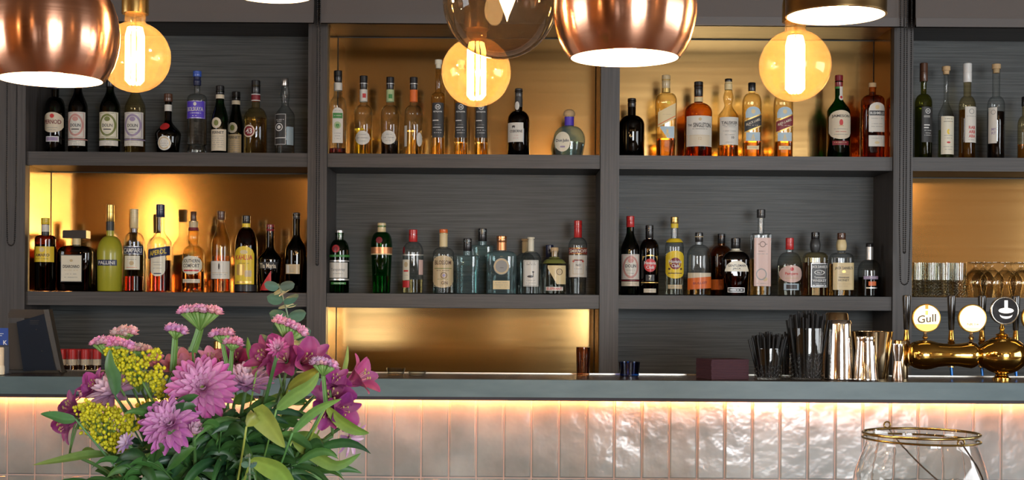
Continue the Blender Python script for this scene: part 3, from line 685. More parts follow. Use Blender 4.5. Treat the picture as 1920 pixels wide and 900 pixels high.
def jw(label, cx, top, colr, dark, txt, D=5.4):
    bottle(label, cx, 292, 17, top+46, top+20, 6, top+8, (top, top+17, 7, 'black'), 'soft', 'gold', ('amber', 261), sq=4, D=D, labels=[
     ('arch', 0, 197, 218, 14, 'lightblue', [('disc', 206, 8, 8, 'palegold')]), ('rect', 0, 216, 240, 15.8, 'gold', [], 0.55, 1), ('rect', 0, 218.5, 237.5, 15.8, dark, [(txt, 225.5, 4.6, 26, 'cream'), SML(232, 20, 'cream')], 0.69, 2),
     ('rect', 0, 245, 261, 13, 'lightblue', [('disc', 252, 7, 3.4, 'palegold'), ('bar', 257, 6, 2, 'palegold', -2), ('bar', 257, 6, 2, 'palegold', 2)]), ('rect', 0, 270, 277, 11, 'palegold', [SML(273, 14)])], **G)
jw('square whisky bottle with slanted black label bordered gold', 1409, 150, 'black', 'charcoal', 'BLACK LABEL')
jw('square whisky bottle with slanted red label, under the globe bulb on the brass bay', 1468, 150, 'red', 'darkred', 'RED LABEL')
bottle('green whiskey bottle with red cap and cream arched label', 1572, 291, 21.5, 204, 176, 7, 145, (134, 156, 7.4, 'darkred'), 'slope', 'deepgreen', ('dgreen', 215), bands=[(156, 160, 'green', 0.4)], labels=[
 ('both', 0, 202, 256, 20.2, 'cream', [('JAMESON', 213.5, 6.5, 33, 'ink'), ('disc', 225, 12, 7, 'red'), ('bar', 231, 2, 9, 'tan'), SML(237, 26), SML(242, 20, 'red'), SML(247, 26)]), ('rect', 3, 156, 174, 3, 'paper', [], 0, 2), ('oval', 3, 171, 182, 4.6, 'paper', [('disc', 176, 5, 5, 'red')], 0, 2), ('rect', 0, 259, 267, 15, 'darkred', [SML(262, 24, 'palegold')])], **G)
bottle('square amber whiskey bottle with white arched label, last before the chained upright', 1635, 290, 20.5, 184, 170, 6.5, 155, (147, 164, 7, 'cork', 'cork'), 'soft', 'amber', ('amber', 190), sq=4, labels=[
 ('arch', 4, 186, 241, 15.5, 'paper', [('bar', 206, 9, 29, 'charcoal'), ('BUSHMILLS', 206, 5, 26, 'white'), ('disc', 195, 8, 8, 'palegold'), SML(216, 22), SML(226, 20), SML(231, 22)]), ('rect', 4, 247.5, 268, 15.5, 'paper', [('disc', 261, 5, 9, 'palegold'), SML(253, 20)])], **G)
# ---- fourth bay, upper shelf
G = dict(shelf=S1, group='bottles on the upper shelf of the dark fourth bay')
bottle('slender bottle of greenish liqueur with black label and dark brown capsule', 1731, 291, 16, 186, 168, 5.2, 118, (110, 145, 7.4, 'brown'), 'round', 'olive', ('green', 192), labels=[
 ('rect', 4, 194, 260, 11.5, 'charcoal', [('ring', 202, 10, 10, 'white'), ('H', 202, 5, 4, 'white'), ('bar', 212, 4, 12, 'grey', -2), ('bar', 228, 2, 11, 'white', -2), ('bar', 233, 2, 9, 'white', -3), SML(238, 14, 'white'), SML(243, 12, 'white'), SML(247, 16, 'white')])], **G)
bottle('slim clear bottle with long thin neck, yellow stopper and tall cream label', 1773, 291, 14.3, 210, 178, 4, 124, (116, 131, 7.6, 'cork', 'cork'), 'slope', 'clear', ('green', 236), labels=[
 ('rect', 1, 211, 282, 12.6, 'ivory', [SML(216, 14, 'ink'), SML(221, 18, 'ink'), ('disc', 240, 10, 6, 'yellow'), ('disc', 239, 8, 5, 'ivory', 2), SML(247, 16), SML(252, 14), ('disc', 260, 3.5, 7, 'red'), SML(268, 18), SML(273, 14)])], **G)
bottle('slim bottle of amber rhubarb liqueur with white cap and white label lettered red', 1813, 291, 15.6, 192, 172, 7, 118, (110, 146, 8, 'white'), 'round', 'gold', ('amber', 198), labels=[
 ('rect', 3.5, 193, 260, 11.8, 'paper', [('ring', 202, 10, 10, 'grey'), SML(211, 18), ('RAB', 232, 6, 13, 'red', 1), ('ARB', 240, 6, 13, 'red', 1), ('ARA', 248, 6, 13, 'red', 1), SML(255, 12)])], **G)
bottle('slim bottle of inky dark liqueur with cork stopper and narrow white label', 1867, 291, 16, 190, 172, 7, 120, (111, 128, 8, 'cork', 'cork'), 'round', 'clear', ('dark', 201), labels=[
 ('rect', -10, 194, 261, 6.4, 'paper', [('ring', 203, 9, 7, 'grey'), ('MY', 235, 5, 7, 'mauve', 1), ('RT', 242, 5, 7, 'mauve', 1)])], **G)
bottle('amber bottle partly out of frame at the end of the dark upper shelf', 1922, 291, 14, 226, 208, 6, 180, (172, 190, 7, 'black'), 'round', 'gold', ('amber', 262), labels=[('rect', 3, 235, 262, 10, 'tan', [])], **G)
# ---- first bay, middle shelf
G = dict(shelf=S2, group='liqueurs on the middle shelf of the glowing brass first bay')
bottle('dark brown bottle with yellow cap and yellow label', 84.5, 542, 19.3, 446, 437, 7.2, 411, (405, 417, 8, 'yellow'), 'soft', 'brown', ('dark', 455), D=5.36, bands=[(418, 431, 'paper'), (431, 437, 'charcoal', 0.2)], labels=[
 ('rect', 0, 459, 488, 18.6, 'yellow', [('AMARO', 475, 5.5, 26, 'brown'), ('disc', 465, 9, 9, 'palegold'), SML(482, 24, 'brown')])], **G)
bottle('squat square amaretto bottle with wide black rectangular cap and cream label', 143, 542, 32, 472, 456, 7.5, 440, (429, 443, 22, 'black', 'box'), 'soft', 'brown', ('dark', 474), sq=6, dr=0.7, bands=[(443, 455, 'palegold', 0.2)], labels=[
 ('rect', -2.5, 474, 525, 20, 'charcoal', []), ('rect', -2.5, 475.5, 523.5, 18.8, 'ivory', [('DISARONNO', 496, 6, 31, 'ink'), ('disc', 485, 5, 6, 'tan'), SML(503, 26, 'tan'), SML(510, 20), SML(516, 26)], 0, 1)], **G)
bottle('frosted yellow-green limoncello bottle with gold capsule', 206, 544, 24, 474, 440, 7, 385, (381, 413, 7.6, 'gold'), 'round', None, None, hwb=22.5, bands=[(413, 430, 'charcoal', 0.5)], labels=[
 ('rect', -1, 485, 496, 18.5, 'navy', [('PALLINI', 490.5, 6.5, 31, 'white')])], **G)
bottle('clear bottle of red bitter with black strip lettered in white', 251, 544, 18.2, 450, 433, 7, 395, (389, 425, 7.4, 'palegold'), 'round', 'clear', ('red', 515), hwb=18.4, labels=[
 ('rect', 0, 459, 475, 17.6, 'navy', [('CAMPARI', 467, 9, 33, 'white'), ('bar', 460, 1, 34, 'silver'), ('bar', 474, 1, 34, 'silver')]), ('rect', 0, 477, 503, 14, 'ivory', [SML(484, 18), ('disc', 491, 8, 9, 'tan'), SML(499, 20, 'orange')])], **G)
bottle('bottle of orange-red aperitif with blue tilted label and navy cap', 300, 545, 20.8, 455, 430, 7.6, 390, (381, 405, 8, 'navy'), 'slope', 'clear', ('orange', 486), hwb=21.5, nk2=7.6, labels=[
 ('shield', 0, 474, 516, 13.5, 'ivory', [SML(490, 18), SML(495, 14), SML(501, 16), ('bar', 511, 2, 14, 'navy')]), ('rect', 0, 463, 480, 20.2, 'navy', [('APEROL', 471.5, 9, 31, 'yellow')], 0.42, 2)], **G)
bottle('whiskey liqueur bottle with bulbed neck and cream label in two lines', 362, 545, 20, 478, 458, 8, 412, (394, 412, 5.6, 'brown'), 'round', 'gold', ('rose', 507), bulge=(442, 15, 10.4), base=(535, 20.4), hwb=21.5, bands=[(412, 424, 'tan', 0.4), (424, 430, 'darkred', 1.2)], labels=[
 ('both', 0, 478, 512, 18.4, 'ivory', [('SOUTHERN', 487, 6.5, 30, 'ink'), ('COMFORT', 496, 7, 30, 'ink'), ('bar', 505, 3, 28, 'red')]), ('rect', 0, 521, 528, 16, 'cream', [SML(524, 26)])], **G)
bottle('long-necked bottle of rosy brown spirit with plain cream label', 414, 547, 18, 462, 412, 6, 400, (395, 411, 7.6, 'brown'), 'slope', 'gold', ('rose', 479), labels=[
 ('rect', 0, 489, 522, 17.3, 'paper', [('disc', 499, 12, 3, 'ink'), ('bar', 511, 0.8, 30, 'tan'), SML(514, 26)])], **G)
bottle('coffee liqueur bottle with tall yellow arched label lettered red', 461, 547, 21, 462, 426, 7.2, 410, (403, 418, 7.8, 'black'), 'round', 'brown', ('dark', 460), bands=[(418, 425, 'yellow'), (533, 545, 'black', 0.6)], labels=[
 ('arch', -0.5, 461, 532, 18, 'yellow', [('KAHLUA', 482, 9, 31, 'red'), ('disc', 472, 8, 14, 'palegold'), ('bar', 505, 20, 16, 'gold', -6), ('bar', 512, 12, 12, 'tan', 8), ('bar', 528, 3, 28, 'gold'), SML(493, 20, 'brown')])], **G)
bottle('black tapering bottle with script lettering and red triangle', 506, 547, 22.3, 486, 462, 7.4, 425, (419, 432, 7.8, 'darkred'), 'slope', 'black', ('dark', 490), hwb=17.5, labels=[
 ('tri', -6, 506, 543, 11.5, 'red', []), ('rect', -1, 490, 503, 17, 'black', [('Tia Maria', 497, 9, 30, 'cream')])], **G)
bottle('tall black bottle with small grey-beige label, against the upright', 555, 548, 20.7, 470, 440, 7, 401, (398, 410, 7.2, 'charcoal'), 'slope', 'black', ('dark', 475), labels=[
 ('rect', -4, 495, 513, 13.5, 'tan', [('bar', 504, 15, 6, 'paper', -9), SML(500, 10), SML(504, 10), SML(508, 10)])], **G)
# ---- second bay, middle shelf
G = dict(shelf=S2, group='gin and vodka bottles on the middle shelf of the wood-backed second bay')
bottle('dark green gin bottle with silver cap, red seal and white label', 636, 550, 18.3, 472, 450, 8, 437, (432, 452, 8, 'silver'), 'round', 'deepgreen', ('dgreen', 490), D=5.345, bands=[(479, 483, 'green', 1.2), (489, 491.5, 'silver', 0.3), (523.5, 526.5, 'silver', 0.3)], labels=[
 ('rect', -1, 493, 522, 17.4, 'paper', [('Tanqueray', 507, 6.5, 27, 'grey'), SML(514, 20)]), ('oval', -5, 460, 475, 7.8, 'darkred', [('ring', 467.5, 12, 12, 'red')]), SML and ('rect', 0, 530, 534, 14, 'green', [SML(532, 22, 'paper')])], **G)
bottle('tall bright green fluted gin bottle with gold band and red seal', 715, 551, 20, 462, 436, 7.6, 424, (419, 436, 8, 'palegold'), 'dome', 'green', ('green', 519), hwb=16.5, bands=[(465, 477, 'copper', 0.4), (477, 479, 'palegold', 0.6)], labels=[
 ('oval', -3, 446, 458, 6.2, 'darkred', [])], **G)
bottle('clear spirit bottle with bright red cap, turned so its labels sit at the edges', 774, 552, 19.5, 476, 455, 7.6, 440, (432, 455, 8, 'red'), 'round', 'clear', ('gold', 526), bands=[(479, 480.5, 'silver', 0.2)], labels=[
 ('rect', -12, 489, 527, 6.8, 'ivory', [('disc', 498, 10, 7, 'tan'), ('bar', 510, 3, 9, 'red'), SML(518, 8)]), ('rect', -12, 528, 541, 6.8, 'red', []), ('rect', 15.5, 489, 517, 3.6, 'pink', []), ('oval', -17, 464, 477, 2.6, 'darkred', [])], **G)
bottle('clear gin bottle covered by an ornate beige wraparound label', 831, 552, 20, 478, 465, 7.2, 438, (431, 438, 8, 'orange'), 'round', 'clear', ('clear', 500), bands=[(438, 464, 'palegold')], labels=[
 ('both', 0, 481, 541, 19, 'tan', [('BLOSSOM', 494, 8, 30, 'brown'), ('ring', 518, 12, 12, 'brown', 2), ('disc', 518, 6, 6, 'mauve', 2), ('GIN', 532, 6, 12, 'brown', 3), ('bar', 505, 1.5, 32, 'olive'), SML(525, 20, 'olive'), SML(509, 24, 'brown'), ('frame', 511, 56, 35, 'cream')])], **G)
bottle('short clear square gin bottle with black cap and no label', 876, 552, 20.5, 484, 480, 7.6, 452, (448, 472, 8, 'black'), 'square', 'teal', ('teal', 500), sq=7, **G)
bottle('taller clear square bottle with black cap, standing behind the short square one', 904, 551, 20.3, 466, 459, 7.6, 432, (428, 452, 8.2, 'black'), 'square', 'teal', ('teal', 480), sq=7, D=5.50, **G)
bottle('square teal glass gin bottle with copper stopper, round grey label and tan plate', 940, 553, 28, 484, 472, 8.6, 450, (444, 456, 9.6, 'copper'), 'soft', 'teal', ('teal', 492), sq=5, dr=0.75, bands=[(456, 471, 'copper', 0.4)], labels=[
 ('oval', 0, 486, 517, 15, 'grey', [('ring', 501.5, 29, 28, 'tan'), SML(504, 8, 'ink')]), ('rect', 0, 528, 544, 15.5, 'palegold', [SML(532, 24), SML(536, 26), SML(540, 20)])], **G)
bottle('clear gin bottle with pale stopper and white label showing a black swimming bird', 995, 553, 20, 492, 472, 5.6, 450, (446, 451.5, 7, 'ivory', 'cork'), 'round', 'clear', ('clear', 505), bands=[(451.5, 474, 'ivory', 0.2)], labels=[
 ('rect', 0, 489.5, 538.5, 14, 'paper', [('frame', 514, 46, 26, 'grey'), SML(495, 17, 'ink'), SML(498, 17, 'ink'), ('disc', 520, 4.4, 12, 'ink', -1), ('bar', 515, 9, 1.3, 'ink', 4), ('disc', 511.5, 3, 4, 'ink', 4), SML(527, 16), SML(532, 18)])], **G)
bottle('second clear gin bottle with orange stopper, half hidden behind the one with the swimming bird', 984, 552, 19, 492, 474, 5.4, 452, (448, 454, 7, 'cork', 'cork'), 'round', 'clear', ('clear', 508), D=5.50, bands=[(454, 474, 'palegold', 0.2)], **G)
bottle('clear bottle with navy cap, mostly hidden behind the corked triangular-label gin', 1030, 551, 17, 497, 481, 6.6, 462, (458, 481, 7.2, 'navy'), 'round', 'smoke', ('clear', 510), D=5.50, **G)
bottle('squat gin bottle with fat yellow cork and diagonal beige and green label', 1039, 552, 23.5, 502, 484, 8.6, 470, (464, 481, 7.6, 'cork', 'cork'), 'round', 'smoke', ('clear', 515), bands=[(482, 494, 'olive', 0.2)], labels=[
 ('cut', 4, 498, 533, 17, 'palegold', [('ring', 510, 12, 12, 'brown', 5), ('disc', 510, 7, 7, 'tan', 5)]), ('rect', 0, 538, 545, 16, 'paper', [('ELEPHANT', 541.5, 4.5, 28, 'red')])], **G)
bottle('clear vodka bottle with red cap and red strip over a white label', 1083, 553, 17.6, 462, 446, 7.2, 420, (414, 446, 7.5, 'red'), 'round', 'clear', ('clear', 480), hwb=15.5, labels=[
 ('rect', 0, 465.5, 478, 17, 'darkred', [('SMIRNOFF', 471.8, 6.5, 32, 'ivory'), ('bar', 466.5, 0.8, 34, 'gold'), ('bar', 477, 0.8, 34, 'gold')]), ('rect', 0, 479.5, 520.5, 17, 'paper', [('frame', 501, 28, 20, 'tan'), ('bar', 489, 2, 16, 'darkred'), ('disc', 491, 4, 4, 'red', -9), ('disc', 491, 4, 4, 'red', 9), ('No21', 498, 4, 9, 'ink'), SML(505, 14)])], **G)
# ---- third bay, middle shelf
G = dict(shelf=S2, group='rum and whiskey bottles on the middle shelf of the wood-backed third bay')
bottle('green vermouth bottle with red cap and pink-framed label', 1181, 554, 17.5, 470, 434, 7, 410, (406, 427, 7.6, 'red'), 'slope', 'darkgreen', ('dgreen', 480), labels=[
 ('rect', 0, 478, 525, 16.6, 'paper', [('frame', 501.5, 44, 31, 'rose'), ('ring', 502, 42, 29, 'rose'), ('disc', 490, 9, 11, 'rose'), ('DOLIN', 500, 6, 20, 'ink'), SML(508, 16), SML(514, 12)]), ('rect', 0, 529, 537.5, 16.6, 'cream', [SML(533, 24)])], bands=[(526, 528, 'darkred', 0.2)], **G)
bottle('dark rum bottle with round red emblem and gold arcs', 1217, 554, 18, 468, 449, 7.2, 428, (423, 447, 7.5, 'black'), 'round', 'brown', ('dark', 470), labels=[
 ('oval', 0, 486, 511, 11.5, 'red', [('Havana', 494, 6, 22, 'white'), ('Club', 502, 6, 15, 'white')]), ('arch', 0, 479, 481.5, 14, 'gold', []), ('rect', 0, 530, 531.5, 16, 'gold', []), ('rect', 0, 516, 528, 8, 'charcoal', [('7', 521.5, 8, 5, 'ivory')]), ('rect', 0, 542, 549.5, 11.5, 'cream', [SML(546, 16)])], **G)
bottle('clear rum bottle with yellow collar and yellow arched label', 1264, 554, 17.5, 464, 447, 6.6, 412, (407, 420, 7.4, 'gold'), 'round', 'clear', ('pale', 475), bands=[(420, 428, 'yellow'), (448, 455, 'yellow', 0.5)], labels=[
 ('both', 0, 471, 523, 17, 'yellow', [('disc', 495, 22, 22, 'darkred'), ('Havana', 491, 6, 24, 'white'), ('Club', 499, 6, 14, 'white'), ('bar', 513, 1.6, 26, 'brown'), ('disc', 505, 4, 4, 'brown', -11), ('disc', 505, 4, 4, 'brown', 11)]), ('rect', 0, 534.5, 542, 13, 'tan', [SML(538, 20)])], **G)
bottle('round-shouldered bourbon flask with tilted orange label, in front of its darker twin', 1310, 555, 22.6, 482, 460, 7.2, 441, (437, 455, 7.4, 'black'), 'round', 'clear', ('amber', 523), bands=[(444.5, 446, 'tan', 0.9)], labels=[
 ('rect', 0, 513, 524, 21.5, 'cream', []), ('rect', 0, 521.5, 543, 22, 'orange', [('BULLEIT', 532, 4, 26, 'darkred')], 0.16, 1)], **G)
bottle('darker bourbon flask with orange label, standing behind between two bottles', 1352, 554, 20.5, 478, 460, 7, 442, (438, 456, 7.2, 'black'), 'round', 'amber', ('brown', 480), D=5.51, labels=[('rect', 0, 524, 543, 20, 'orange', [])], **G)
bottle('wide flat dark whiskey bottle with pale curved upper label', 1379, 554, 25.5, 488, 470, 7, 450, (446, 466, 9, 'black'), 'round', 'brown', ('brown', 492), sq=4, dr=0.6, hwb=22, bands=[(466, 471.5, 'ivory', 0.5)], labels=[
 ('arch', 0, 489, 509, 22, 'ivory', [('GENTLEMAN', 498, 4.5, 34, 'ink'), ('JACK', 504, 4.5, 16, 'ink')]), ('rect', -1, 539, 548, 16, 'charcoal', [('frame', 543.5, 8.6, 31, 'silver'), SML(543.5, 24, 'silver')])], **G)
bottle('tall square bottle with long neck and tall blush label', 1426, 556, 18.3, 444, 439, 5.8, 400, (394, 410, 8, 'charcoal'), 'square', 'clear', ('amber', 487), sq=7, labels=[
 ('rect', 0, 448, 538, 15.6, 'pink', [('ring', 460, 11, 11, 'brown'), ('bar', 460, 1, 3, 'brown', -7), ('bar', 460, 1, 3, 'brown', 7), SML(473, 15, 'brown'), SML(478, 20), ('disc', 525, 8, 9, 'cork', 5), ('ring', 516, 22, 20, 'grey', -2), SML(533, 22)])], **G)
bottle('dome-shouldered rum bottle with red cap and oval blush label', 1480, 556, 22.6, 500, 474, 6.6, 452, (447, 469, 7.6, 'red'), 'dome', 'clear', ('pale', 499), labels=[
 ('both', 0, 499, 531, 21, 'pink', [('Pampero', 515, 6.5, 24, 'red'), ('disc', 506, 7, 7, 'red'), ('bar', 523, 1, 24, 'tan')]), ('rect', 0, 533, 545, 14, 'lightblue', [('bar', 539, 8, 20, 'ink')])], **G)
bottle('square whiskey bottle with black label and bulging black neck paper', 1528, 557, 21.5, 487, 474, 7, 442, (437, 450, 7.8, 'black'), 'soft', 'gold', ('brown', 494), sq=5, bulge=(462, 12, 9), bands=[(450, 474, 'charcoal', 0.5)], labels=[
 ('rect', 3.5, 495, 541, 16.3, 'charcoal', [('frame', 518, 44, 31, 'silver'), ("JACK DANIEL'S", 503, 6.5, 29, 'white'), ('ring', 513, 9, 20, 'white'), ('No.7', 513, 4, 9, 'white'), ('Tennessee', 522, 4, 20, 'white'), ('WHISKEY', 528, 5, 26, 'white'), SML(534, 22, 'white'), SML(537, 26, 'silver')])], **G)
bottle('square honey whiskey bottle with pale yellow label and gold neck paper', 1577, 556, 20.7, 486, 474, 7, 442, (437, 450, 7.8, 'brown'), 'soft', 'clear', ('amber', 495), sq=5, bulge=(461, 11, 8.8), bands=[(450, 470, 'palegold', 0.5)], labels=[
 ('rect', 0, 493.5, 544, 19.5, 'palegold', [("JACK DANIEL'S", 504, 6.5, 33, 'ink'), ('disc', 510, 5, 7, 'gold'), SML(516, 20, 'tan'), ('TENNESSEE', 521, 3, 20, 'ink'), ('HONEY', 526, 4, 20, 'ink'), SML(533, 26, 'tan'), SML(537, 18, 'tan')])], **G)
bottle('short clear bottle of near-black spirit with foil neck, last on the wood-backed shelf', 1630, 556, 22, 508, 487, 6.4, 460, (456, 463, 7, 'black'), 'round', 'clear', ('dark', 520), bands=[(463, 487, 'silver', 0.3)], labels=[
 ('rect', -2, 518, 524, 13, 'mauve', [SML(521, 20, 'white')]), ('rect', 0, 528, 536, 7, 'orange', []), ('rect', -1, 539, 541, 10, 'silver', [])], **G)
# red-capped bottles behind the counter at the till end
def tonic(label, cx, D=5.2, top=655):
    s = D/F; y = W(cx, top, D); zt = y.z; z0 = WORK; h = zt-z0; hw = 0.0205; r = 7.0*s
    t = thing('tonic_bottle', label, 'bottle', (y.x, D, z0+0.002), 'small red-capped bottles on the work counter')
    pr = [(hw*0.9, 0), (hw, 0.004), (hw, h*0.42), (hw*0.92, h*0.5), (r*1.15, h*0.66), (r, h*0.72), (r, h-0.012)]
    m = MB(); m.lathe(pr, 20); m.build('glass', gmat('brown'), t)
    m = MB(); m.lathe([(r*1.08, h-19*s), (r*1.1, h-1.5*s), (r*0.9, h), ], 20); m.build('cap', plain('cap_red', COL['red'], 0.32, 0, 0.3), t, label='red cap')
    m = MB(); m.lathe([(r*1.09, h-44*s), (r*1.09, h-19.5*s)], 20, cap0=False, cap1=False); m.build('neck_paper', cmat('cream'), t, label='cream neck paper')
    return t
for cx, lb, dd in ((117, 'red-capped small bottle touching the back of the till screen', 5.15), (126, 'red-capped small bottle, second from the till screen', 5.22), (136, 'red-capped small bottle, third from the till screen', 5.13), (147, 'red-capped small bottle just before the gap in the row', 5.21),
                   (160, 'red-capped small bottle just after the gap in the row', 5.13), (172, 'red-capped small bottle, last but one in the row', 5.2), (182, 'red-capped small bottle at the flower end of the row', 5.14)):
    tonic(lb, cx, dd)
t = thing('wine_bottle', 'red-sleeved bottle with gold collar rising behind the pink statice', 'bottle', (W(410, 640, 5.2).x, 5.2, WORK+0.002)); h = W(410, 640, 5.2).z-WORK; s = 5.2/F
m = MB(); m.lathe([(0.034, 0), (0.036, 0.004), (0.036, h*0.45), (0.03, h*0.55), (10*s, h*0.72), (9*s, h-40*s), (9*s, h-3*s)], 24); m.build('glass', gmat('darkgreen'), t)
m = MB(); m.lathe([(9.6*s, h-50*s), (9.6*s, h-14*s)], 24, cap0=False); m.build('foil_sleeve', plain('foil_red', COL['red'], 0.28, 0.6), t, label='metallic red foil sleeve')
m = MB(); m.lathe([(9.4*s, h-14*s), (9.0*s, h-1*s), (6*s, h)], 24); m.build('cap', cmat('gold', 'cap'), t, label='gold cap')
# ---------------------------------------------------------------- pendant lamps over the table
CORD = plain('cord_black', COL['black'], 0.6)
COPPER = brushed('spun_copper', (0.90, 0.47, 0.30), 0.22, 0.85, 'Z', 0.06, (2, 2, 260))
LINING = plain('white_enamel', (0.85, 0.78, 0.68), 0.5)
DBRASS = brushed('dark_brass', (0.32, 0.21, 0.09), 0.35, 0.6, 'Z', 0.05, (2, 2, 200))
BRS = plain('polished_brass', (0.78, 0.52, 0.18), 0.22, 1)
def shade(name, label, px, py, D, prof, mat, e=7, bulbz=40, group=None):
    s = D/F; o = W(px, py, D); t = thing(name, label, 'lamp', tuple(o), group)
    out = [(r*s, h*s) for r, h in prof]; th = 0.0022
    m = MB(); m.lathe([(out[0][0]-th, out[0][1])]+out, 64, cap0=False, cap1=False); m.build('shade', mat, t)
    inn = [(max(0.004, r-th), h) for r, h in out]; inn[-1] = (inn[-1][0], inn[-1][1]-0.003)
    m = MB(); m.lathe(inn, 64, cap0=False, cap1=True); m.build('inner_lining', LINING, t, label='white enamel inside of the shade')
    top = out[-1]; m = MB(); m.lathe([(top[0]+0.001, top[1]), (0.012, top[1]+0.004), (0.010, top[1]+0.03), (0.004, top[1]+0.034)], 20); m.build('cap', DBRASS, t)
    m = MB(); m.tube([(0, 0, top[1]+0.03), (0, 0, CZ-o.z)], 0.003, 6); m.build('cord', CORD, t)
    bz = bulbz*s
    m = MB(); m.ball((0, 0, bz), 0.03, 3); m.tube([(0, 0, bz+0.02), (0, 0, top[1]-0.004)], 0.013, 12); m.build('bulb', emit('frosted_bulb', (1.0, 0.74, 0.45), 9), t)
    lamp('lamp_light', (0, 0, bz-0.036), e, (1, 0.66, 0.34), 0.02, t)
    return t
GLOBEP = [(103, 0), (113, 13), (123, 31), (130, 55), (134, 80), (134.3, 100), (130, 128), (120, 158), (100, 188), (72, 210), (38, 222), (14, 226)]
shade('pendant_lamp', 'brushed copper ball shade hanging over the second bay beside the smoked glass globe', 1171, 109, 2.22, GLOBEP, COPPER, 7, 45, 'copper pendant lamps')
shade('pendant_lamp', 'brushed copper ball shade hanging over the dark first bay, half hiding a globe bulb', 95, 150, 2.27, [(r*0.935, h*0.93) for r, h in GLOBEP], COPPER, 7, 40, 'copper pendant lamps')
shade('pendant_lamp', 'straight dark brass cylinder shade hanging just above the globe bulb of the third bay', 1567, 30, 2.32, [(92, 0), (93.5, 1), (93.5, 4), (93, 5), (95, 120), (94, 150), (80, 165), (20, 172)], DBRASS, 6, 40)
shade('pendant_lamp', 'glowing shade rim just dipping into the top of the frame over the first blind', 512, -9, 2.4, [(76, 0), (77.5, 1), (80, 40), (78, 90), (60, 120), (20, 135)], DBRASS, 5, 35)
AMB = thin_glass('amber_globe', (1.0, 0.90, 0.68), 0.6, 1, 0.06, (1.0, 0.72, 0.34))
SMK = thin_glass('smoked_globe', (0.52, 0.43, 0.33), 0.45, 1, 0.05, (0.6, 0.5, 0.4))
FIL = emit('filament_glow', (1.0, 0.62, 0.26), 18)
def globe(label, px, py, D, R, e=4.5):
    s = D/F; o = W(px, py, D); t = thing('globe_bulb', label, 'light bulb', tuple(o), 'amber globe bulbs with glowing filaments')
    r = R*s; rn = 20*s; a1 = math.asin(rn/r); n = 30
    pr = [(max(0.0005, r*sin(a)), -r*cos(a)) for a in [(pi-a1)*i/n for i in range(n+1)]]
    zt = pr[-1][1]; pr += [(rn*0.96, zt+3*s), (rn*0.96, zt+20*s)]
    m = MB(); m.lathe(pr, 48, cap0=False, cap1=False); m.build('glass_globe', AMB, t, label='amber tinted glass globe')
    m = MB(); hs = 56*s
    for k in range(9):
        a = 2*pi*k/9; q = 15.5*s; m.tube([(q*0.75*cos(a), q*0.75*sin(a), hs*0.98), (q*cos(a), q*sin(a), hs*0.7), (q*cos(a), q*sin(a), -hs*0.78), (q*0.55*cos(a), q*0.55*sin(a), -hs*0.9)], 3.0*s, 6)
    m.build('filament', FIL, t, label='bright glowing filament cage')
    m = MB(); m.tube([(0, 0, -hs*1.02), (0, 0, zt+16*s)], 2.2*s, 8); m.lathe([(14*s, hs*1.0), (15*s, hs*1.03), (3*s, hs*1.08)], 16); m.build('glass_stem', thin_glass('stem_glass', (0.95, 0.85, 0.65), 0.5), t)
    z0 = zt+18*s
    m = MB(); m.lathe([(24*s, z0-1*s), (25*s, z0), (25*s, z0+32*s), (22*s, z0+50*s), (8*s, z0+56*s)], 32); m.build('socket', BRS, t, label='polished brass socket')
    m = MB(); m.tube([(0, 0, z0+54*s), (0, 0, CZ-o.z)], 0.003, 6); m.build('cord', CORD, t)
    lamp('bulb_light', (0, 0, 0), e, (1, 0.60, 0.28), 0.010, t)
    return t
globe('amber globe bulb beside the copper shade over the dark first bay', 253, 107, 2.56, 66)
globe('amber globe bulb partly behind the smoked glass globe over the second bay', 893, 135, 2.60, 65)
globe('amber globe bulb under the dark brass cylinder over the third bay', 1491, 123, 2.64, 67)
# smoked glass globe
D_ = 2.36; s = D_/F; o = W(938, 2, D_); t = thing('pendant_lamp', 'smoked glass globe pendant with a pointed candle bulb, beside the copper ball shade', 'lamp', tuple(o))
r = 108*s; pr = [(max(0.0005, r*sin(a)), -r*cos(a)) for a in [2.86*i/36 for i in range(37)]]
m = MB(); m.lathe(pr, 64, cap0=False, cap1=False); m.build('glass_globe', SMK, t, label='grey-brown smoked glass globe')
zt = pr[-1][1]; m = MB(); m.lathe([(0.034, zt-0.002), (0.036, zt+0.002), (0.034, zt+0.03), (0.012, zt+0.05)], 32); m.tube([(0, 0, zt+0.045), (0, 0, CZ-o.z)], 0.003, 6); m.build('cap', DBRASS, t)
m = MB(); zb = -38*s; m.lathe([(0.0006, zb), (3*s, zb+9*s), (9*s, zb+24*s), (16*s, zb+42*s), (19*s, zb+58*s), (17*s, zb+74*s), (11*s, zb+88*s)], 24, ctr=(13*s, 0, 0)); m.build('candle_bulb', emit('candle_glow', (1.0, 0.66, 0.30), 14), t)
m = MB(); m.tube([(13*s, 0, zb+86*s), (6*s, 0, zt)], 11*s, 14); m.build('socket', BRS, t)
lamp('bulb_light', (0.013, 0, 0.0), 2.2, (1, 0.6, 0.28), 0.012, t)

# ---------------------------------------------------------------- things on the bar
def on_bar(px, D): v = W(px, 710, D); return (v.x, D, ZTOP+0.0003)
def S(D): return D/F
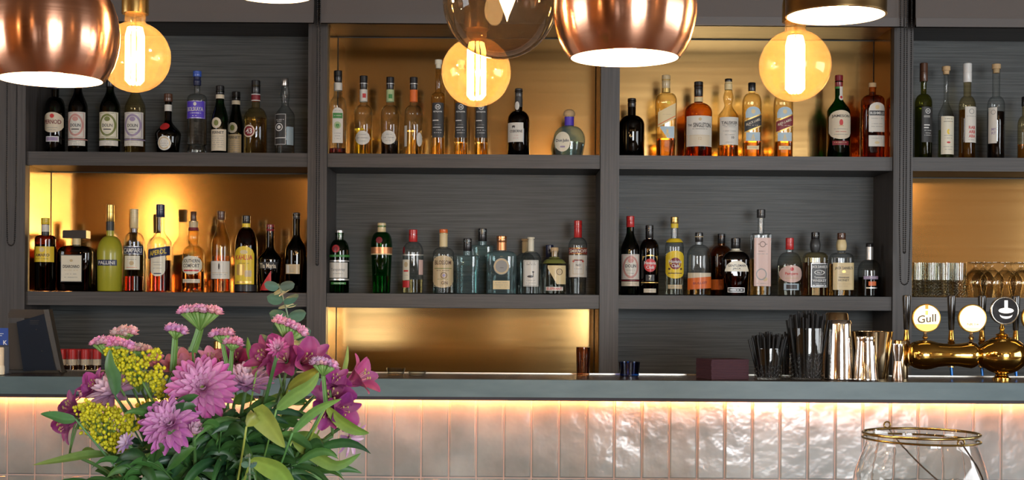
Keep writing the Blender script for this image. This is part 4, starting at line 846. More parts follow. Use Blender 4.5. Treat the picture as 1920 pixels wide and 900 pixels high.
# stack of dark napkins
rot = radians(17); D_ = 3.86
napm = [plain('napkin_plum', (0.045, 0.012, 0.022), 0.8), plain('napkin_side', (0.055, 0.015, 0.02), 0.85)]
v = on_bar(1354, D_)
m = MB(); m.box((-0.056, -0.05, 0), (0.056, 0.05, 0.0042)); nm = m.mesh('napkin', False); nm.materials.append(napm[0])
for i in range(12):
    nb = bpy.data.objects.new('paper_napkin', nm); C.objects.link(nb); nb.location = (v[0]+random.uniform(-.0008, .0008), v[1], v[2]+i*0.00455); nb.rotation_euler = (0, 0, rot+random.uniform(-.012, .012))
    tag(nb, 'folded plum napkin in the stack on the bar next to the short straw glass' if 0 < i < 11 else ('topmost plum napkin of the stack on the bar' if i else 'bottom plum napkin of the stack, lying on the bar top'), 'napkin', 'stack of plum napkins on the bar')
CUT = thin_glass('cut_glass', (0.92, 0.93, 0.92), 0.45, 1, 0, rough=0.05, cut=True)
CLR = thin_glass('drinking_glass', (0.93, 0.94, 0.92), 0.4, 1, 0)
def cut_glass(label, px, D, hw, hpx, cat='glass', name='cut_glass_tumbler', group=None, z=None, lip=0.55):
    s = S(D); p = on_bar(px, D); 
    if z is not None: p = (p[0], p[1], z)
    t = thing(name, label, cat, p, group); h = hpx*s; r = hw*s
    m = MB(); m.lathe([(r*0.9, 0), (r*0.96, 0.001), (r*0.96, h*(1-lip+0.02))], 40, cap1=False); m.lathe([(r*0.86, 0.006), (r*0.9, h*(1-lip))], 40, cap1=False); m.build('cut_base', CUT, t, label='glass foot cut with a diamond pattern')
    m = MB(); m.lathe([(r*0.962, h*(1-lip+0.02)), (r, h*0.97), (r, h), (r*0.96, h), (r*0.92, h*(1-lip))], 40, cap0=False, cap1=False); m.build('rim', CLR, t)
    return t
strawm = plain('straw_black', (0.006, 0.005, 0.005), 0.4, 0, 0, spec=0.25)
def straws(px, D, hw, n, hpx, spread, label, group):
    s = S(D); p = on_bar(px, D); rnd = random.Random(int(px)); L0 = hpx*s; rr = 0.0031
    for i in range(n):
        a = 2*pi*i*0.618*1.0; q = sqrt((i+0.5)/n)
        bx, by = q*hw*0.7*s*cos(a), q*hw*0.7*s*sin(a)
        tx, ty = q*spread*s*cos(a)*1.0, q*hw*1.05*s*sin(a)
        ztop = L0*(1+rnd.uniform(-0.05, 0.03)-0.12*q*q)
        v0 = Vector((bx, by, 0.006)); v1 = Vector((tx, ty, ztop)); m = MB(); dirv = (v1-v0)
        m.tube([v0, v0+dirv*0.5, v1], rr, 7, caps=False); m.tube([v0, v0+dirv*0.5, v1-dirv*0.001], rr*0.75, 7, caps=False)
        o = m.build('drinking_straw', strawm); o.location = p; tag(o, label, 'straw', group)
cut_glass('short cut glass tumbler crammed with black straws beside the napkins', 1440, 3.84, 27, 58)
straws(1440, 3.84, 27, 40, 88, 37, 'black straw standing in the short cut glass by the napkins', 'black straws in the short glass')
cut_glass('tall cut glass tumbler full of black straws beside the tall shaker', 1512, 3.84, 33, 96, name='cut_glass_tumbler', lip=0.5)
straws(1512, 3.84, 33, 44, 130, 40, 'black straw standing in the tall cut glass by the shaker', 'black straws in the tall glass')
cut_glass('slim dark tumbler with a few straws hidden behind the two straw glasses', 1474, 3.955, 12, 62, lip=0.6)
straws(1474, 3.955, 12, 7, 86, 10, 'black straw in the slim tumbler behind the two cut glasses', 'black straws in the slim glass')
STEEL = plain('polished_steel', (0.80, 0.77, 0.74), 0.10, 1)
GSTEEL = plain('gilded_steel', (0.72, 0.56, 0.34), 0.14, 1)
def tin(label, px, D, pr, mat, inner=False, name='cocktail_shaker'):
    s = S(D); t = thing(name, label, 'shaker' if name == 'cocktail_shaker' else 'jigger', on_bar(px, D)); m = MB(); m.lathe([(r*s, h*s) for r, h in pr], 48, cap1=not inner)
    m.build('cup', mat, t)
    if inner: m = MB(); m.lathe([((r-0.8)*s, (h+(1 if i == 0 else 0))*s) for i, (r, h) in enumerate(pr)], 48); 
    return t
t = tin('tall polished steel shaker tin standing upside down beside the tall straw glass', 1573, 3.83, [(27, 0), (27.5, 1.5), (27, 4), (26.2, 30), (24, 70), (22.8, 104), (22, 108), (20, 111.5), (17, 112)], STEEL)
s = S(3.83); m = MB(); m.torus(27.2*s, 0.0011, (0, 0, 0.0024)); m.build('rolled_rim', STEEL, t)
t = tin('taller gilded shaker tin partly hidden behind the polished steel one', 1568, 3.965, [(27, 0), (26.5, 40), (24, 90), (20.5, 118), (18, 121)], GSTEEL)
s = S(3.965); m = MB(); m.torus(27.0*s, 0.0011, (0, 0, 0.0022)); m.build('rolled_rim', GSTEEL, t)
t = tin('wide gilded shaker tin standing open behind the small steel cup', 1635, 3.93, [(28, 0), (29, 1.5), (34, 50), (38, 86), (38.3, 87), (37.3, 87), (33.5, 50), (28, 3)], GSTEEL)
s = S(3.93); m = MB(); m.torus(38*s, 0.0010, (0, 0, 87*s)); m.build('rolled_rim', GSTEEL, t)
t = tin('small polished steel cup upside down in front of the wide gilded tin', 1623, 3.80, [(23.5, 0), (24, 1.5), (23, 5), (20, 40), (17.5, 70), (17, 76), (17.8, 79), (17, 82.5), (14, 83)], STEEL)
s = S(3.80); m = MB(); m.torus(23.6*s, 0.0010, (0, 0, 0.0022)); m.build('rolled_rim', STEEL, t)
t = thing('jigger', 'small hourglass steel jigger in front of the gilded canister', 'jigger', on_bar(1683, 3.79)); s = S(3.79)
m = MB(); m.lathe([(r*s, h*s) for r, h in [(11, 0), (11.3, 1), (7, 37)]], 32); m.build('lower_cup', plain('copper_steel', (0.62, 0.46, 0.36), 0.2, 1), t)
m = MB(); m.lathe([(r*s, h*s) for r, h in [(7, 37.5), (11, 58), (11.2, 69), (10.6, 69), (10.3, 59), (6, 40)]], 32); m.build('upper_cup', STEEL, t)
t = thing('canister', 'straight gilded steel canister behind the jigger, next to the beer tower', 'canister', on_bar(1689, 3.93)); s = S(3.93)
m = MB(); m.lathe([(r*s, h*s) for r, h in [(13, 0), (13.5, 1), (13.5, 70), (13, 71), (12.5, 70), (12.5, 3)]], 32); m.build('cup', GSTEEL, t)
m = MB(); m.torus(13.3*s, 0.0010, (0, 0, 70.5*s)); m.build('rolled_rim', GSTEEL, t)
# loose glasses further along
t = thing('tumbler', 'slim brown-tinted tumbler standing before the lower brass panel', 'glass', on_bar(1093, 3.96)); s = S(3.96)
m = MB(); m.lathe([(r*s, h*s) for r, h in [(11.5, 0), (12, 1), (13, 53), (12.3, 53), (11.4, 4)]], 32); m.build('cup', thin_glass('brown_glass', (0.55, 0.38, 0.27), 0.4), t)
t = thing('tumbler', 'low blue glass tumbler at the foot of the third bay', 'glass', on_bar(1180, 3.96))
m = MB(); m.lathe([(r*s, h*s) for r, h in [(17, 0), (18, 1), (20, 26), (19.3, 26), (17, 3)]], 32); m.build('cup', thin_glass('blue_glass', (0.10, 0.28, 0.55), 0.3), t)
for px_, lb in ((742, 'small clear glass dish on the bar beside the trumpet-shaped magenta flower'), (782, 'very low clear glass dish on the bar before the lower brass panel')):
    t = thing('glass_dish', lb, 'dish', on_bar(px_, 3.93)); k = 1 if px_ == 742 else 0.6
    m = MB(); m.lathe([(r*S(3.93), h*k*S(3.93)) for r, h in [(14, 0), (15, 1), (18, 13), (17.2, 13), (14, 3)]], 32); m.build('bowl', CLR, t)
# ---------------------------------------------------------------- till
D_ = 3.92; s = S(D_); v = W(70, 692, D_)
t = thing('till_terminal', 'dark till terminal seen from behind its tilted blue-black screen at the end of the bar', 'till', (v.x, D_, ZTOP+0.0003))
TB = plain('till_plastic', (0.004, 0.009, 0.020), 0.6, spec=0.15); TF = plain('till_frame', (0.018, 0.017, 0.015), 0.5)
def quad_slab(P, yf, yb, mat, name, label=None, skew=0.0):
    m = MB(); n = len(P); vs = []
    for k, y in enumerate((yf, yb)):
        for (px, py) in P: vs.append(((px-70)*s, y+(px-70)*skew*s, (692-py)*s))
    m.add(vs, [tuple(range(n)), tuple(range(2*n-1, n-1, -1))]+[(i, n+i, n+(i+1) % n, (i+1) % n) for i in range(n)])
    return m.build(name, mat, t, smooth=False, label=label)
quad_slab([(50, 688), (108, 688), (85, 582), (38, 597)], -0.02, -0.008, TB, 'screen_back', 'blue-black back of the screen', 0.25)
quad_slab([(106, 692), (116, 692), (93, 573), (84, 574)], -0.02, 0.012, TF, 'screen_frame', None, 0.25)
quad_slab([(10, 582), (10, 590), (84, 590), (92, 574), (14, 574)], 0.02, 0.03, plain('till_tan', (0.035, 0.025, 0.016), 0.6), 'top_edge', None, 0.0)
quad_slab([(16, 692), (42, 692), (36, 600), (12, 600)], 0.012, 0.04, plain('till_tan', (0.035, 0.025, 0.016), 0.6), 'stand', 'brown ribbed stand')
quad_slab([(10, 692), (116, 692), (112, 687), (14, 687)], -0.02, 0.05, TF, 'base')
m = MB()
for i in range(3): m.box(((54+i-70)*s, -0.0235, (692-600+i*3.2)*s), ((76+i-70)*s, -0.0225, (692-601+i*3.2)*s))
m.build('vent', TF, t, smooth=False)
for (qx, qy) in ((72, 611), (82, 651)):
    m = MB(); M_ = Matrix.Rotation(radians(90), 4, 'X'); m.lathe([(0.0018, 0), (0.0018, 0.002)], 12, (((qx-70)*s), -0.02+(qx-70)*.25*s-0.0001, (692-qy)*s), M_); m.build('screw', CORD, t)
D_ = 3.84; s = S(D_); v = W(4, 692, D_)
t = thing('card_sign', 'small blue card sign with white lettering on a grey stand by the till', 'sign', (v.x, D_, ZTOP+0.0003))
m = MB(); m.box((-14*s, -0.0015, 0), (13*s, 0.0015, 0.076)); m.box((-14*s, -0.02, 0), (13*s, 0.02, 0.002)); m.build('stand', plain('sign_stand', (0.05, 0.06, 0.075), 0.4), t, smooth=False)
m = MB(); m.box((-14*s, -0.0025, 54*s), (11.5*s, -0.0016, 86*s)); lo = m.build('card', plain('sign_blue', (0.015, 0.06, 0.30), 0.4), t, smooth=False, label='blue card')
vs, fs, w_, h_ = text_mesh('K'); k = 8*s/h_
m = MB(); m.add([(x*k+6*s, -0.0028, z*k+59*s) for x, z in vs], fs)
for (a0, a1, zz) in ((-6, 3, 75), (-6, 0, 71.5)): m.box((a0*s, -0.0029, zz*s), (a1*s, -0.0027, (zz+1)*s))
m.build('lettering', plain('paper_white', COL['white'], 0.5), lo, smooth=False)
t = thing('paper_roll', 'cream paper roll in a holder beside the small blue sign', 'paper roll', (W(-2, 692, 3.79).x, 3.79, ZTOP+0.0003)); s = S(3.79)
m = MB(); m.lathe([(8.5*s, 12*s), (9*s, 14*s), (9*s, 50*s), (8*s, 52*s), (3*s, 52*s), (3*s, 30*s)], 32); m.build('roll', cmat('cream'), t)
m = MB(); m.lathe([(8*s, 0), (10*s, 1*s), (10.5*s, 10*s), (10*s, 16*s), (9.2*s, 18*s)], 32); m.build('holder', cmat('ivory'), t)

# ---------------------------------------------------------------- beer tower
D_ = 3.90; s = S(D_); X0, Y0 = 1878, 711; v = on_bar(X0, D_)
twr = thing('beer_tower', 'polished brass beer tower with lit round badges and black tap handles', 'beer tap', v)
GB = plain('tower_brass', (0.80, 0.50, 0.12), 0.09, 1)
def T(px, py, y=0.0): return Vector(((px-X0)*s, y, (Y0-py)*s))
prf = [(1702, 3), (1703, 14), (1706, 20), (1712, 24), (1722, 27), (1734, 28), (1744, 27), (1758, 23), (1775, 21), (1795, 21), (1810, 23.5), (1820, 25), (1829, 22), (1833, 17), (1835, 16), (1838, 20), (1846, 25), (1858, 31), (1870, 35), (1882, 36), (1895, 34), (1905, 30), (1914, 24), (1919, 18), (1922, 17), (1926, 21), (1938, 25), (1955, 22), (1985, 21), (2005, 24), (2020, 27), (2035, 26), (2048, 18), (2050, 3)]
M_ = Matrix.Rotation(radians(90), 4, 'Y')
m = MB(); m.lathe([(r*s, (px-X0)*s) for px, r in prf], 40, tuple(T(X0, 666)), M_); m.build('manifold', GB, twr, label='swelling polished brass manifold')
m = MB(); m.lathe([(r*s, h*s) for r, h in [(17, 0), (17, 3), (13, 5), (11, 9), (12, 12), (17, 18), (20, 24)]], 40); m.build('column_foot', GB, twr)
m = MB(); m.lathe([(r*s, h*s) for r, h in [(20, 74), (19, 77), (12, 79), (10, 82), (12, 84), (5, 87), (3.5, 92), (5.5, 96), (3.5, 101), (3, 103)]], 32); m.build('finial', GB, twr)
LIT = emit('badge_lit', (1.0, 0.86, 0.52), 1.15); LITY = emit('badge_amber', (1.0, 0.60, 0.10), 0.95); RIMY = plain('badge_rim', (0.6, 0.35, 0.06), 0.3, 0.7)
M2 = Matrix.Rotation(radians(90), 4, 'X')
def badge(px, py, r, dark, words, label):
    c = T(px, py, -0.012)
    m = MB(); m.lathe([(r*s, -0.008), (r*s*1.02, 0), (r*s*1.02, 0.005), (r*s*0.97, 0.0065), (r*s*0.93, 0.0065)], 48, tuple(c), M2); bo = m.build('badge', RIMY if not dark else plain('badge_steel', (0.75, 0.7, 0.6), 0.2, 1), twr, label=label)
    m = MB(); m.lathe([(r*s*0.93, 0.0064), (r*s*0.93, 0.0072)], 48, tuple(c), M2); m.build('badge_face', LIT if not dark else plain('badge_black', (0.012, 0.011, 0.012), 0.15, 0, 0.5), bo, ang=30)
    for w in words:
        txt, dx, dz, hh, ww, mt = w[:6]; m = MB(); y = c.y-0.0076
        if txt == 'box': m.box((c.x+(dx-ww/2)*s, y, c.z+(dz-hh/2)*s), (c.x+(dx+ww/2)*s, y+0.0004, c.z+(dz+hh/2)*s))
        elif txt == 'disc': m.lathe([(ww/2*s, 0.0073), (ww/2*s, 0.0077)], 32, (c.x+dx*s, c.y, c.z+dz*s), Matrix.Rotation(radians(90), 4, 'X')@Matrix.Scale(hh/ww, 4, (0, 1, 0)))
        elif txt == 'moon':
            n = 20; vs = []
            for i in range(n+1):
                u = -1+2*i/n; x = c.x+(dx+u*ww/2)*s; zb = c.z+(dz-hh*sqrt(max(0, 1-u*u)))*s; zt2 = c.z+dz*s if not len(w) > 6 else c.z+(dz-w[6]*sqrt(max(0, 1-u*u)))*s
                vs += [(x, y-0.0002, zb), (x, y-0.0002, zt2)]
            m.add(vs, [(2*i, 2*i+2, 2*i+3, 2*i+1) for i in range(n)])
        else:
            vs, fs, w_, h_ = text_mesh(txt); k = hh*s/h_; kx = ww*s/w_
            m.add([(c.x+dx*s+x*kx, y, c.z+dz*s+z*k+(x*kx)*(0.12 if txt == 'Gull' else 0)) for x, z in vs], fs)
        m.build('lettering' if txt not in ('box', 'disc', 'moon') else 'emblem', mt, bo, smooth=False)
    # stalk
    m = MB(); zb = (Y0-py-r)*s; zt = 0
    if not (px == 1879): m.lathe([(4.5*s, zb-18*s), (3*s, zb-14*s), (5.5*s, zb-10*s), (3.2*s, zb-6*s), (2.6*s, zb+3*s)], 20, (c.x, -0.006, 0)); m.build('badge_stalk', plain('tower_chrome', (0.8, 0.62, 0.4), 0.12, 1), twr)
INKB = plain('badge_ink', (0.10, 0.05, 0.02), 0.5); INKO = plain('badge_olive', (0.35, 0.25, 0.05), 0.5); ORG = emit('badge_orange', (1.0, 0.22, 0.02), 0.9); WL = emit('badge_white', (1, 0.93, 0.85), 1.0)
badge(1733, 597, 26, False, [('moon', 0, -11, 13, 42, LITY), ('box', 0, 21, 8, 6, ORG), ('box', 0, 10, 8, 5, LITY), ('Gull', 0, -1, 15, 35, INKB)], 'round lit badge with a yellow foot and dark lettering')
badge(1819, 597, 26, False, [('moon', 0, -17, 7, 32, emit('badge_pale', (1.0, 0.78, 0.3), 1.0)), ('NR.1', -3, -11, 5, 15, INKO), ('-', 9, -11, 1.5, 4, INKO), ('box', 4, -5, 1, 20, emit('badge_line', (0.9, 0.7, 0.3), 0.8))], 'round lit cream badge with small lettering')
badge(1879, 582, 26, True, [('box', 2, 12, 14, 6, WL), ('disc', 2, 0, 10, 28, WL), ('BORG', 2, 0, 4.5, 15, INKB), ('moon', 2, -7, 8, 24, WL, 4)], 'round black badge with a white bottle-like emblem')
badge(1938, 595, 26, False, [('moon', 0, -6, 18, 46, LITY), ('box', -18, 4, 16, 6, LITY)], 'round lit yellow badge cut by the frame')
for (px, w) in ((1707, 0), (1792, 0), (1850, 0), (1914, 0), (1990, 0)):
    y = 0.042; c = T(px, 640, y)
    m = MB(); m.lathe([(r*s, h*s) for r, h in [(5, -14), (6.5, -6), (7, -3), (4.5, 0), (6.5, 1), (6, 3), (4.2, 20)]], 24, tuple(c)); hd = m.build('tap_ferrule', GB, twr)
    m = MB(); m.lathe([(r*s, h*s) for r, h in [(4.6, 20.2), (5.3, 22), (7, 60), (8, 82), (7.6, 85), (5, 86)]], 24, tuple(c)); m.build('tap_handle', plain('handle_black', (0.02, 0.018, 0.016), 0.25, 0, 0.4), hd, label='tapered black handle')
    m = MB(); m.tube([c+Vector((0, 0, -14*s)), c+Vector((0, 0, -22*s)), c+Vector((0, 0, -50*s))], 6*s, 14); m.build('tap_body', GB, twr)
    m = MB(); m.tube([c+Vector((0, 0, -49*s)), c+Vector((1.5*s, 0, -66*s))], 2.8*s, 12); m.build('spout', plain('spout_blue', (0.02, 0.16, 0.50), 0.2, 0.4), twr, label='blue spout')

# ---------------------------------------------------------------- glassware on the last middle shelf
GC = 'cut tumblers on the glassware shelf'
def shelf_tumbler(px, D, label, hw=12.5, h=64):
    o = W(px, 553, D); k = S(D); t = thing('cut_glass_tumbler', label, 'glass', (o.x, D, S2+0.0015), GC); r = hw*k; H = h*k
    m = MB(); m.lathe([(r*0.85, 0), (r*0.9, 0.001), (r*0.95, H*0.5)], 28, cap1=False); m.lathe([(r*0.8, 0.008), (r*0.86, H*0.5)], 28, cap1=False); m.build('cut_base', CUT, t)
    m = MB(); m.lathe([(r*0.95, H*0.5), (r, H), (r*0.94, H), (r*0.86, H*0.5)], 28, cap0=False, cap1=False); m.build('rim', CLR, t)
lab = ['against the upright', 'second from the upright', 'third from the upright', 'last before the wine glasses']
for i, px in enumerate((1721, 1747, 1773, 1799)): shelf_tumbler(px, 5.375, 'cut glass tumbler in the front row, '+lab[i])
for i, px in enumerate((1729, 1758, 1786)): shelf_tumbler(px, 5.455, 'cut glass tumbler of the middle row seen between front tumblers, '+lab[i if i < 2 else 3].replace('second from the upright', 'in its middle').replace('last before the wine glasses', 'by the wine glasses'))
for i, px in enumerate((1722, 1752, 1782)): shelf_tumbler(px, 5.53, 'cut glass tumbler of the rear row before the brass, '+lab[i if i < 2 else 3].replace('second from the upright', 'in its middle').replace('last before the wine glasses', 'by the wine glasses'))
WG = thin_glass('wine_glass', (0.95, 0.93, 0.88), 0.45, 1, 0)
def upturned(px, D, label, hw=21.8, h=66):
    o = W(px, 553, D); k = S(D); t = thing('wine_glass', label, 'wine glass', (o.x, D, S2+0.0015), 'upturned wine glasses on the glassware shelf')
    m = MB(); m.lathe([(r*k*hw/23, z*k*h/66) for r, z in [(17.5, 0), (19, 8), (22, 22), (23, 30), (21, 38), (15, 46), (7, 52), (2.5, 56)]], 36, cap0=False, cap1=False)
    m.lathe([(r*k*hw/23, z*k*h/66) for r, z in [(16.9, 0), (18.4, 8), (21.4, 22), (22.4, 30), (20.4, 38), (14.5, 45.4), (6, 51)]], 36, cap0=False, cap1=True); m.build('bowl', WG, t)
    m = MB(); m.lathe([(r*k, z*k*h/66) for r, z in [(2.3, 56), (1.8, 60), (2.5, 63)]], 16); m.build('stem', WG, t)
    m = MB(); m.lathe([(r*k, z*k*h/66) for r, z in [(2.5, 63), (14, 64.4), (16, 65), (16, 66), (3, 66)]], 32); m.build('foot', WG, t)
upturned(1829, 5.45, 'upturned wine glass next to the cut tumblers'); upturned(1843, 5.52, 'upturned wine glass behind and between the first two')
upturned(1860, 5.375, 'upturned wine glass in front, centre of the cluster'); upturned(1884, 5.455, 'upturned wine glass behind the front one, towards the tall glasses')
upturned(1912, 5.527, 'upturned wine glass at the very back, against the brass'); upturned(1916, 5.372, 'upturned wine glass in front, cut by the frame edge')
# ---------------------------------------------------------------- the bouquet
FD = 1.70; FS = FD/F
PET = toned('petal', 0.55, translucent=0.25); LEAF = toned('leaf', 0.42, translucent=0.18); STEMM = toned('stem', 0.5)
VM = W(402, 945, FD)                         # vase mouth
rv = random.Random(11)
t = thing('glass_vase', 'clear glass vase holding the mixed flowers on the table', 'vase', (VM.x, VM.y, 0.7505)); hv = VM.z-0.7505
m = MB(); m.lathe([(0.045, 0), (0.052, 0.006), (0.056, hv*0.4), (0.05, hv*0.8), (0.062, hv), (0.059, hv), (0.047, hv*0.8), (0.053, hv*0.4), (0.047, 0.012)], 40, cap1=True); m.build('body', thin_glass('vase_glass', (0.93, 0.96, 0.95), 0.4), t)
m = MB(); m.lathe([(0.046, 0.014), (0.052, hv*0.4), (0.0495, hv*0.62)], 40); m.build('water', liquid_mat('water', (0.97, 0.99, 0.98)), t)
def bez(a, b, c, n=10): return [a*(1-i/n)**2+b*2*(i/n)*(1-i/n)+c*(i/n)**2 for i in range(n+1)]
def frame(n_):
    n_ = Vector(n_).normalized(); q = Vector((0, 0, 1)).rotation_difference(n_); return q.to_matrix()
def lerp(a, b, t): return tuple(a[i]+(b[i]-a[i])*t for i in range(3))
def ribbon(m, pts, side, wfun, c0, c1, fold=0.25, edge=None, nu=4):
    """a leaf or petal along pts; side: unit vector across"""
    n = len(pts); vs = []; fs = []; cs = []
    for i, p in enumerate(pts):
        t_ = i/(n-1); w = wfun(t_); tg = (pts[min(i+1, n-1)]-pts[max(i-1, 0)]).normalized()
        sd = (side-tg*side.dot(tg)).normalized(); nr = tg.cross(sd)
        for j in range(nu+1):
            u = -1+2*j/nu; vs.append(p+sd*(u*w)+nr*(abs(u)**1.5*w*fold)); c = lerp(c0, c1, t_)
            if edge: c = lerp(c, edge, abs(u)**3*0.7)
            if j == nu//2: c = lerp(c, (c[0]*1.3+.02, c[1]*1.3+.02, c[2]*1.3+.02), 0.5)
            cs.append(c)
    for i in range(n-1):
        for j in range(nu):
            q = i*(nu+1)+j; fs.append((q, q+1, q+nu+2, q+nu+1))
    m.add(vs, fs, cs)
lw = lambda W_: (lambda t: W_*max(0.04, sin(pi*min(1, t**0.75))**0.8))
def stem_to(root, o, start, bend, r, col, r1=None, n=12):
    m = MB(); m.cur = col; P = bez(start-o, bend-o, Vector((0, 0, 0)), n); m.tube(P, r, 7, r1); m.build('stem', STEMM, root, ang=None); return P
def start_pt(): a = rv.uniform(0, 2*pi); q = rv.uniform(0, 0.034); return VM+Vector((q*cos(a), q*sin(a), -0.10))
GR = [(0.03, 0.10, 0.025), (0.05, 0.16, 0.035), (0.10, 0.24, 0.05), (0.22, 0.34, 0.07), (0.015, 0.065, 0.03)]
def petal(m, R_, az, r0, L, w, e0, e1, c0, c1, edge=None, nt=7, fold=0.35, tw=0.0, wpow=0.9):
    """one petal in a flower whose axis is R_'s z"""
    d = Vector((cos(az), sin(az), 0)); pts = []; p = d*r0+Vector((0, 0, 0)); 
    for i in range(nt+1):
        t_ = i/nt; e = radians(e0+(e1-e0)*t_); pts.append(p.copy()); p = p+(d*cos(e)+Vector((0, 0, 1))*sin(e))*(L/nt)
    sd = Vector((-sin(az), cos(az), tw))
    ribbon(m, [R_@q for q in pts], (R_@sd).normalized(), lambda t: w*max(0.10, (sin(pi*min(0.97, 0.10+t**wpow*0.86)))**0.75), c0, c1, fold, edge)
def chrysanthemum(label, px, py, D, R, n_, c_out, c_in, tip, rings=None, lv=2, bend=None):
    o = W(px, py, D); t = thing('chrysanthemum', label, 'flower', tuple(o), 'chrysanthemums in the vase'); Rm = frame(n_); k = R*D/F
    rings = rings or [(15, 1.0, -6, 4, .20), (15, .93, 10, 6, .19), (14, .80, 28, 16, .17), (13, .64, 46, 34, .15), (11, .48, 62, 60, .13), (9, .34, 76, 84, .11), (6, .2, 84, 100, .08)]
    m = MB(); rr = random.Random(int(px*3+py))
    for q, (n, L, e0, e1, w) in enumerate(rings):
        f = q/(len(rings)-1)
        for i in range(n):
            az = 2*pi*(i+0.5*(q % 2))/n+rr.uniform(-.08, .08); col = lerp(c_out, c_in, min(1, f*1.1)); jj = rr.uniform(.85, 1.15); col = tuple(c*jj for c in col)
            petal(m, Rm, az, k*0.08, k*L*rr.uniform(.88, 1.06), k*w*0.72, e0+rr.uniform(-6, 6), e1+rr.uniform(-8, 8), col, lerp(col, tip, 0.12+0.5*f), lerp(col, tip, 0.25), fold=0.5, wpow=1.55)
    m.build('petals', PET, t, ang=None)
    m = MB(); m.cur = (0.28, 0.34, 0.08); m.lathe([(k*0.03, -k*0.16), (k*0.16, -k*0.10), (k*0.2, -k*0.01), (k*0.12, k*0.03)], 16, M=Rm); m.build('calyx', STEMM, t)
    P = stem_to(t, o, start_pt(), bend or (o*0.4+VM*0.6+Vector((0, 0, -0.02)))-Vector(n_).normalized()*0.05, 0.0022, (0.06, 0.15, 0.04))
    m = MB()
    for i in range(lv):
        p = P[7-2*i]; a = rr.uniform(0, 2*pi); d = Vector((cos(a), -abs(sin(a))*0.6, 0.35)).normalized(); ribbon(m, bez(p, p+d*0.02, p+d*0.045+Vector((0, 0, -0.012)), 6), d.cross(Vector((0, 1, 0.3))).normalized(), lw(0.011), GR[1], GR[2])
    if m.v: m.build('leaves', LEAF, t, ang=None)
    return t
MG = (0.60, 0.07, 0.40); LP = (0.74, 0.32, 0.58); TIP = (0.90, 0.74, 0.84)
chrysanthemum('large orchid-pink chrysanthemum facing out at the centre of the bouquet', 380, 728, 1.66, 64, (0.05, -0.85, 0.42), MG, LP, TIP)
chrysanthemum('second orchid-pink chrysanthemum, below the largest one, with long spread petals', 320, 797, 1.61, 58, (-0.05, -0.8, 0.5), (0.55, 0.10, 0.46), (0.62, 0.22, 0.50), TIP)
chrysanthemum('pale pink chrysanthemum seen side-on, to the right of the largest one'.replace('to the right of', 'between magenta blooms and'), 462, 722, 1.70, 56, (0.12, -0.35, 0.93), (0.62, 0.30, 0.58), (0.78, 0.52, 0.66), TIP, [(14, .95, 8, 14, .2), (14, .9, 22, 30, .19), (13, .8, 42, 48, .17), (11, .7, 60, 66, .15), (9, .6, 76, 80, .13)])
chrysanthemum('washed-out lilac chrysanthemum turned away beside the yellow goldenrod', 212, 738, 1.72, 58, (-0.5, -0.45, 0.74), (0.58, 0.30, 0.52), (0.72, 0.50, 0.66), TIP, [(13, 1.0, -10, 0, .2), (14, .9, 16, 10, .19), (12, .8, 38, 36, .17), (10, .65, 60, 62, .15)])
chrysanthemum('half-open striped chrysanthemum bud beside the lower large bloom', 364, 812, 1.60, 26, (0.35, -0.6, 0.72), (0.66, 0.40, 0.55), (0.72, 0.5, 0.6), TIP, [(9, 1.0, 40, 95, .3), (8, .85, 60, 110, .28), (6, .7, 75, 115, .25)], 0)
chrysanthemum('small tight chrysanthemum with white-striped petals among the magenta lilies', 522, 655, 1.62, 26, (0.0, -0.9, 0.4), (0.62, 0.08, 0.36), (0.8, 0.5, 0.6), TIP, [(13, .95, 20, 50, .17), (12, .8, 40, 70, .16), (10, .6, 60, 85, .14), (7, .4, 80, 90, .12)], 0)
chrysanthemum('small ragged lilac chrysanthemum low at the tile side of the bouquet', 655, 822, 1.70, 36, (0.75, -0.5, -0.4), (0.44, 0.22, 0.50), (0.6, 0.4, 0.6), TIP, [(10, 1.0, 10, 10, .16), (8, .8, 40, 30, .15)], 1)
chrysanthemum('tiny lilac bloom tucked under the yellow goldenrod', 238, 832, 1.62, 22, (-0.5, -0.7, 0.5), (0.42, 0.26, 0.52), (0.6, 0.45, 0.65), TIP, [(10, 1.0, 10, 20, .25), (8, .8, 40, 50, .22)], 0)
def lily_bloom(m, ms, Rm, off, k, col, pur, rr, openness=0.0):
    for i in range(6):
        az = 2*pi*i/6+rr.uniform(-.12, .12); inner = i % 2; c0 = lerp(col, (0.75, 0.45, 0.35), 0.45) if inner else lerp(col, (0.5, 0.3, 0.2), 0.1); c1 = lerp(col, pur, rr.uniform(0, 0.7))
        mm = MB(); petal(mm, Rm, az, k*0.05, k*1.05, k*(0.21 if inner else 0.33), 74-openness, 14-openness*1.2+rr.uniform(-12, 14), c0, c1, lerp(c1, (0.8, 0.3, 0.45), 0.25), 9, 0.30, rr.uniform(-.25, .25), 1.25)
        m.add([Vector(v)+off for v in mm.v], mm.f, mm.c)
        if inner:
            d = Rm@Vector((cos(az), sin(az), 0)); up = Rm@Vector((0, 0, 1))
            for q in range(3):
                p0 = off+up*(k*0.55)+d*(k*(0.28+0.03*q)); 
    for i in range(5):
        az = 2*pi*i/5+0.3; d = Rm@Vector((cos(az)*0.22, sin(az)*0.22, 1)).normalized(); ms.cur = (0.65, 0.25, 0.30); ms.tube([off, off+d*k*0.45, off+d*k*0.72], k*0.014, 5); ms.cur = (0.45, 0.35, 0.12); ms.ball(off+d*k*0.73, k*0.035, 1, (1, 1, 1.6))
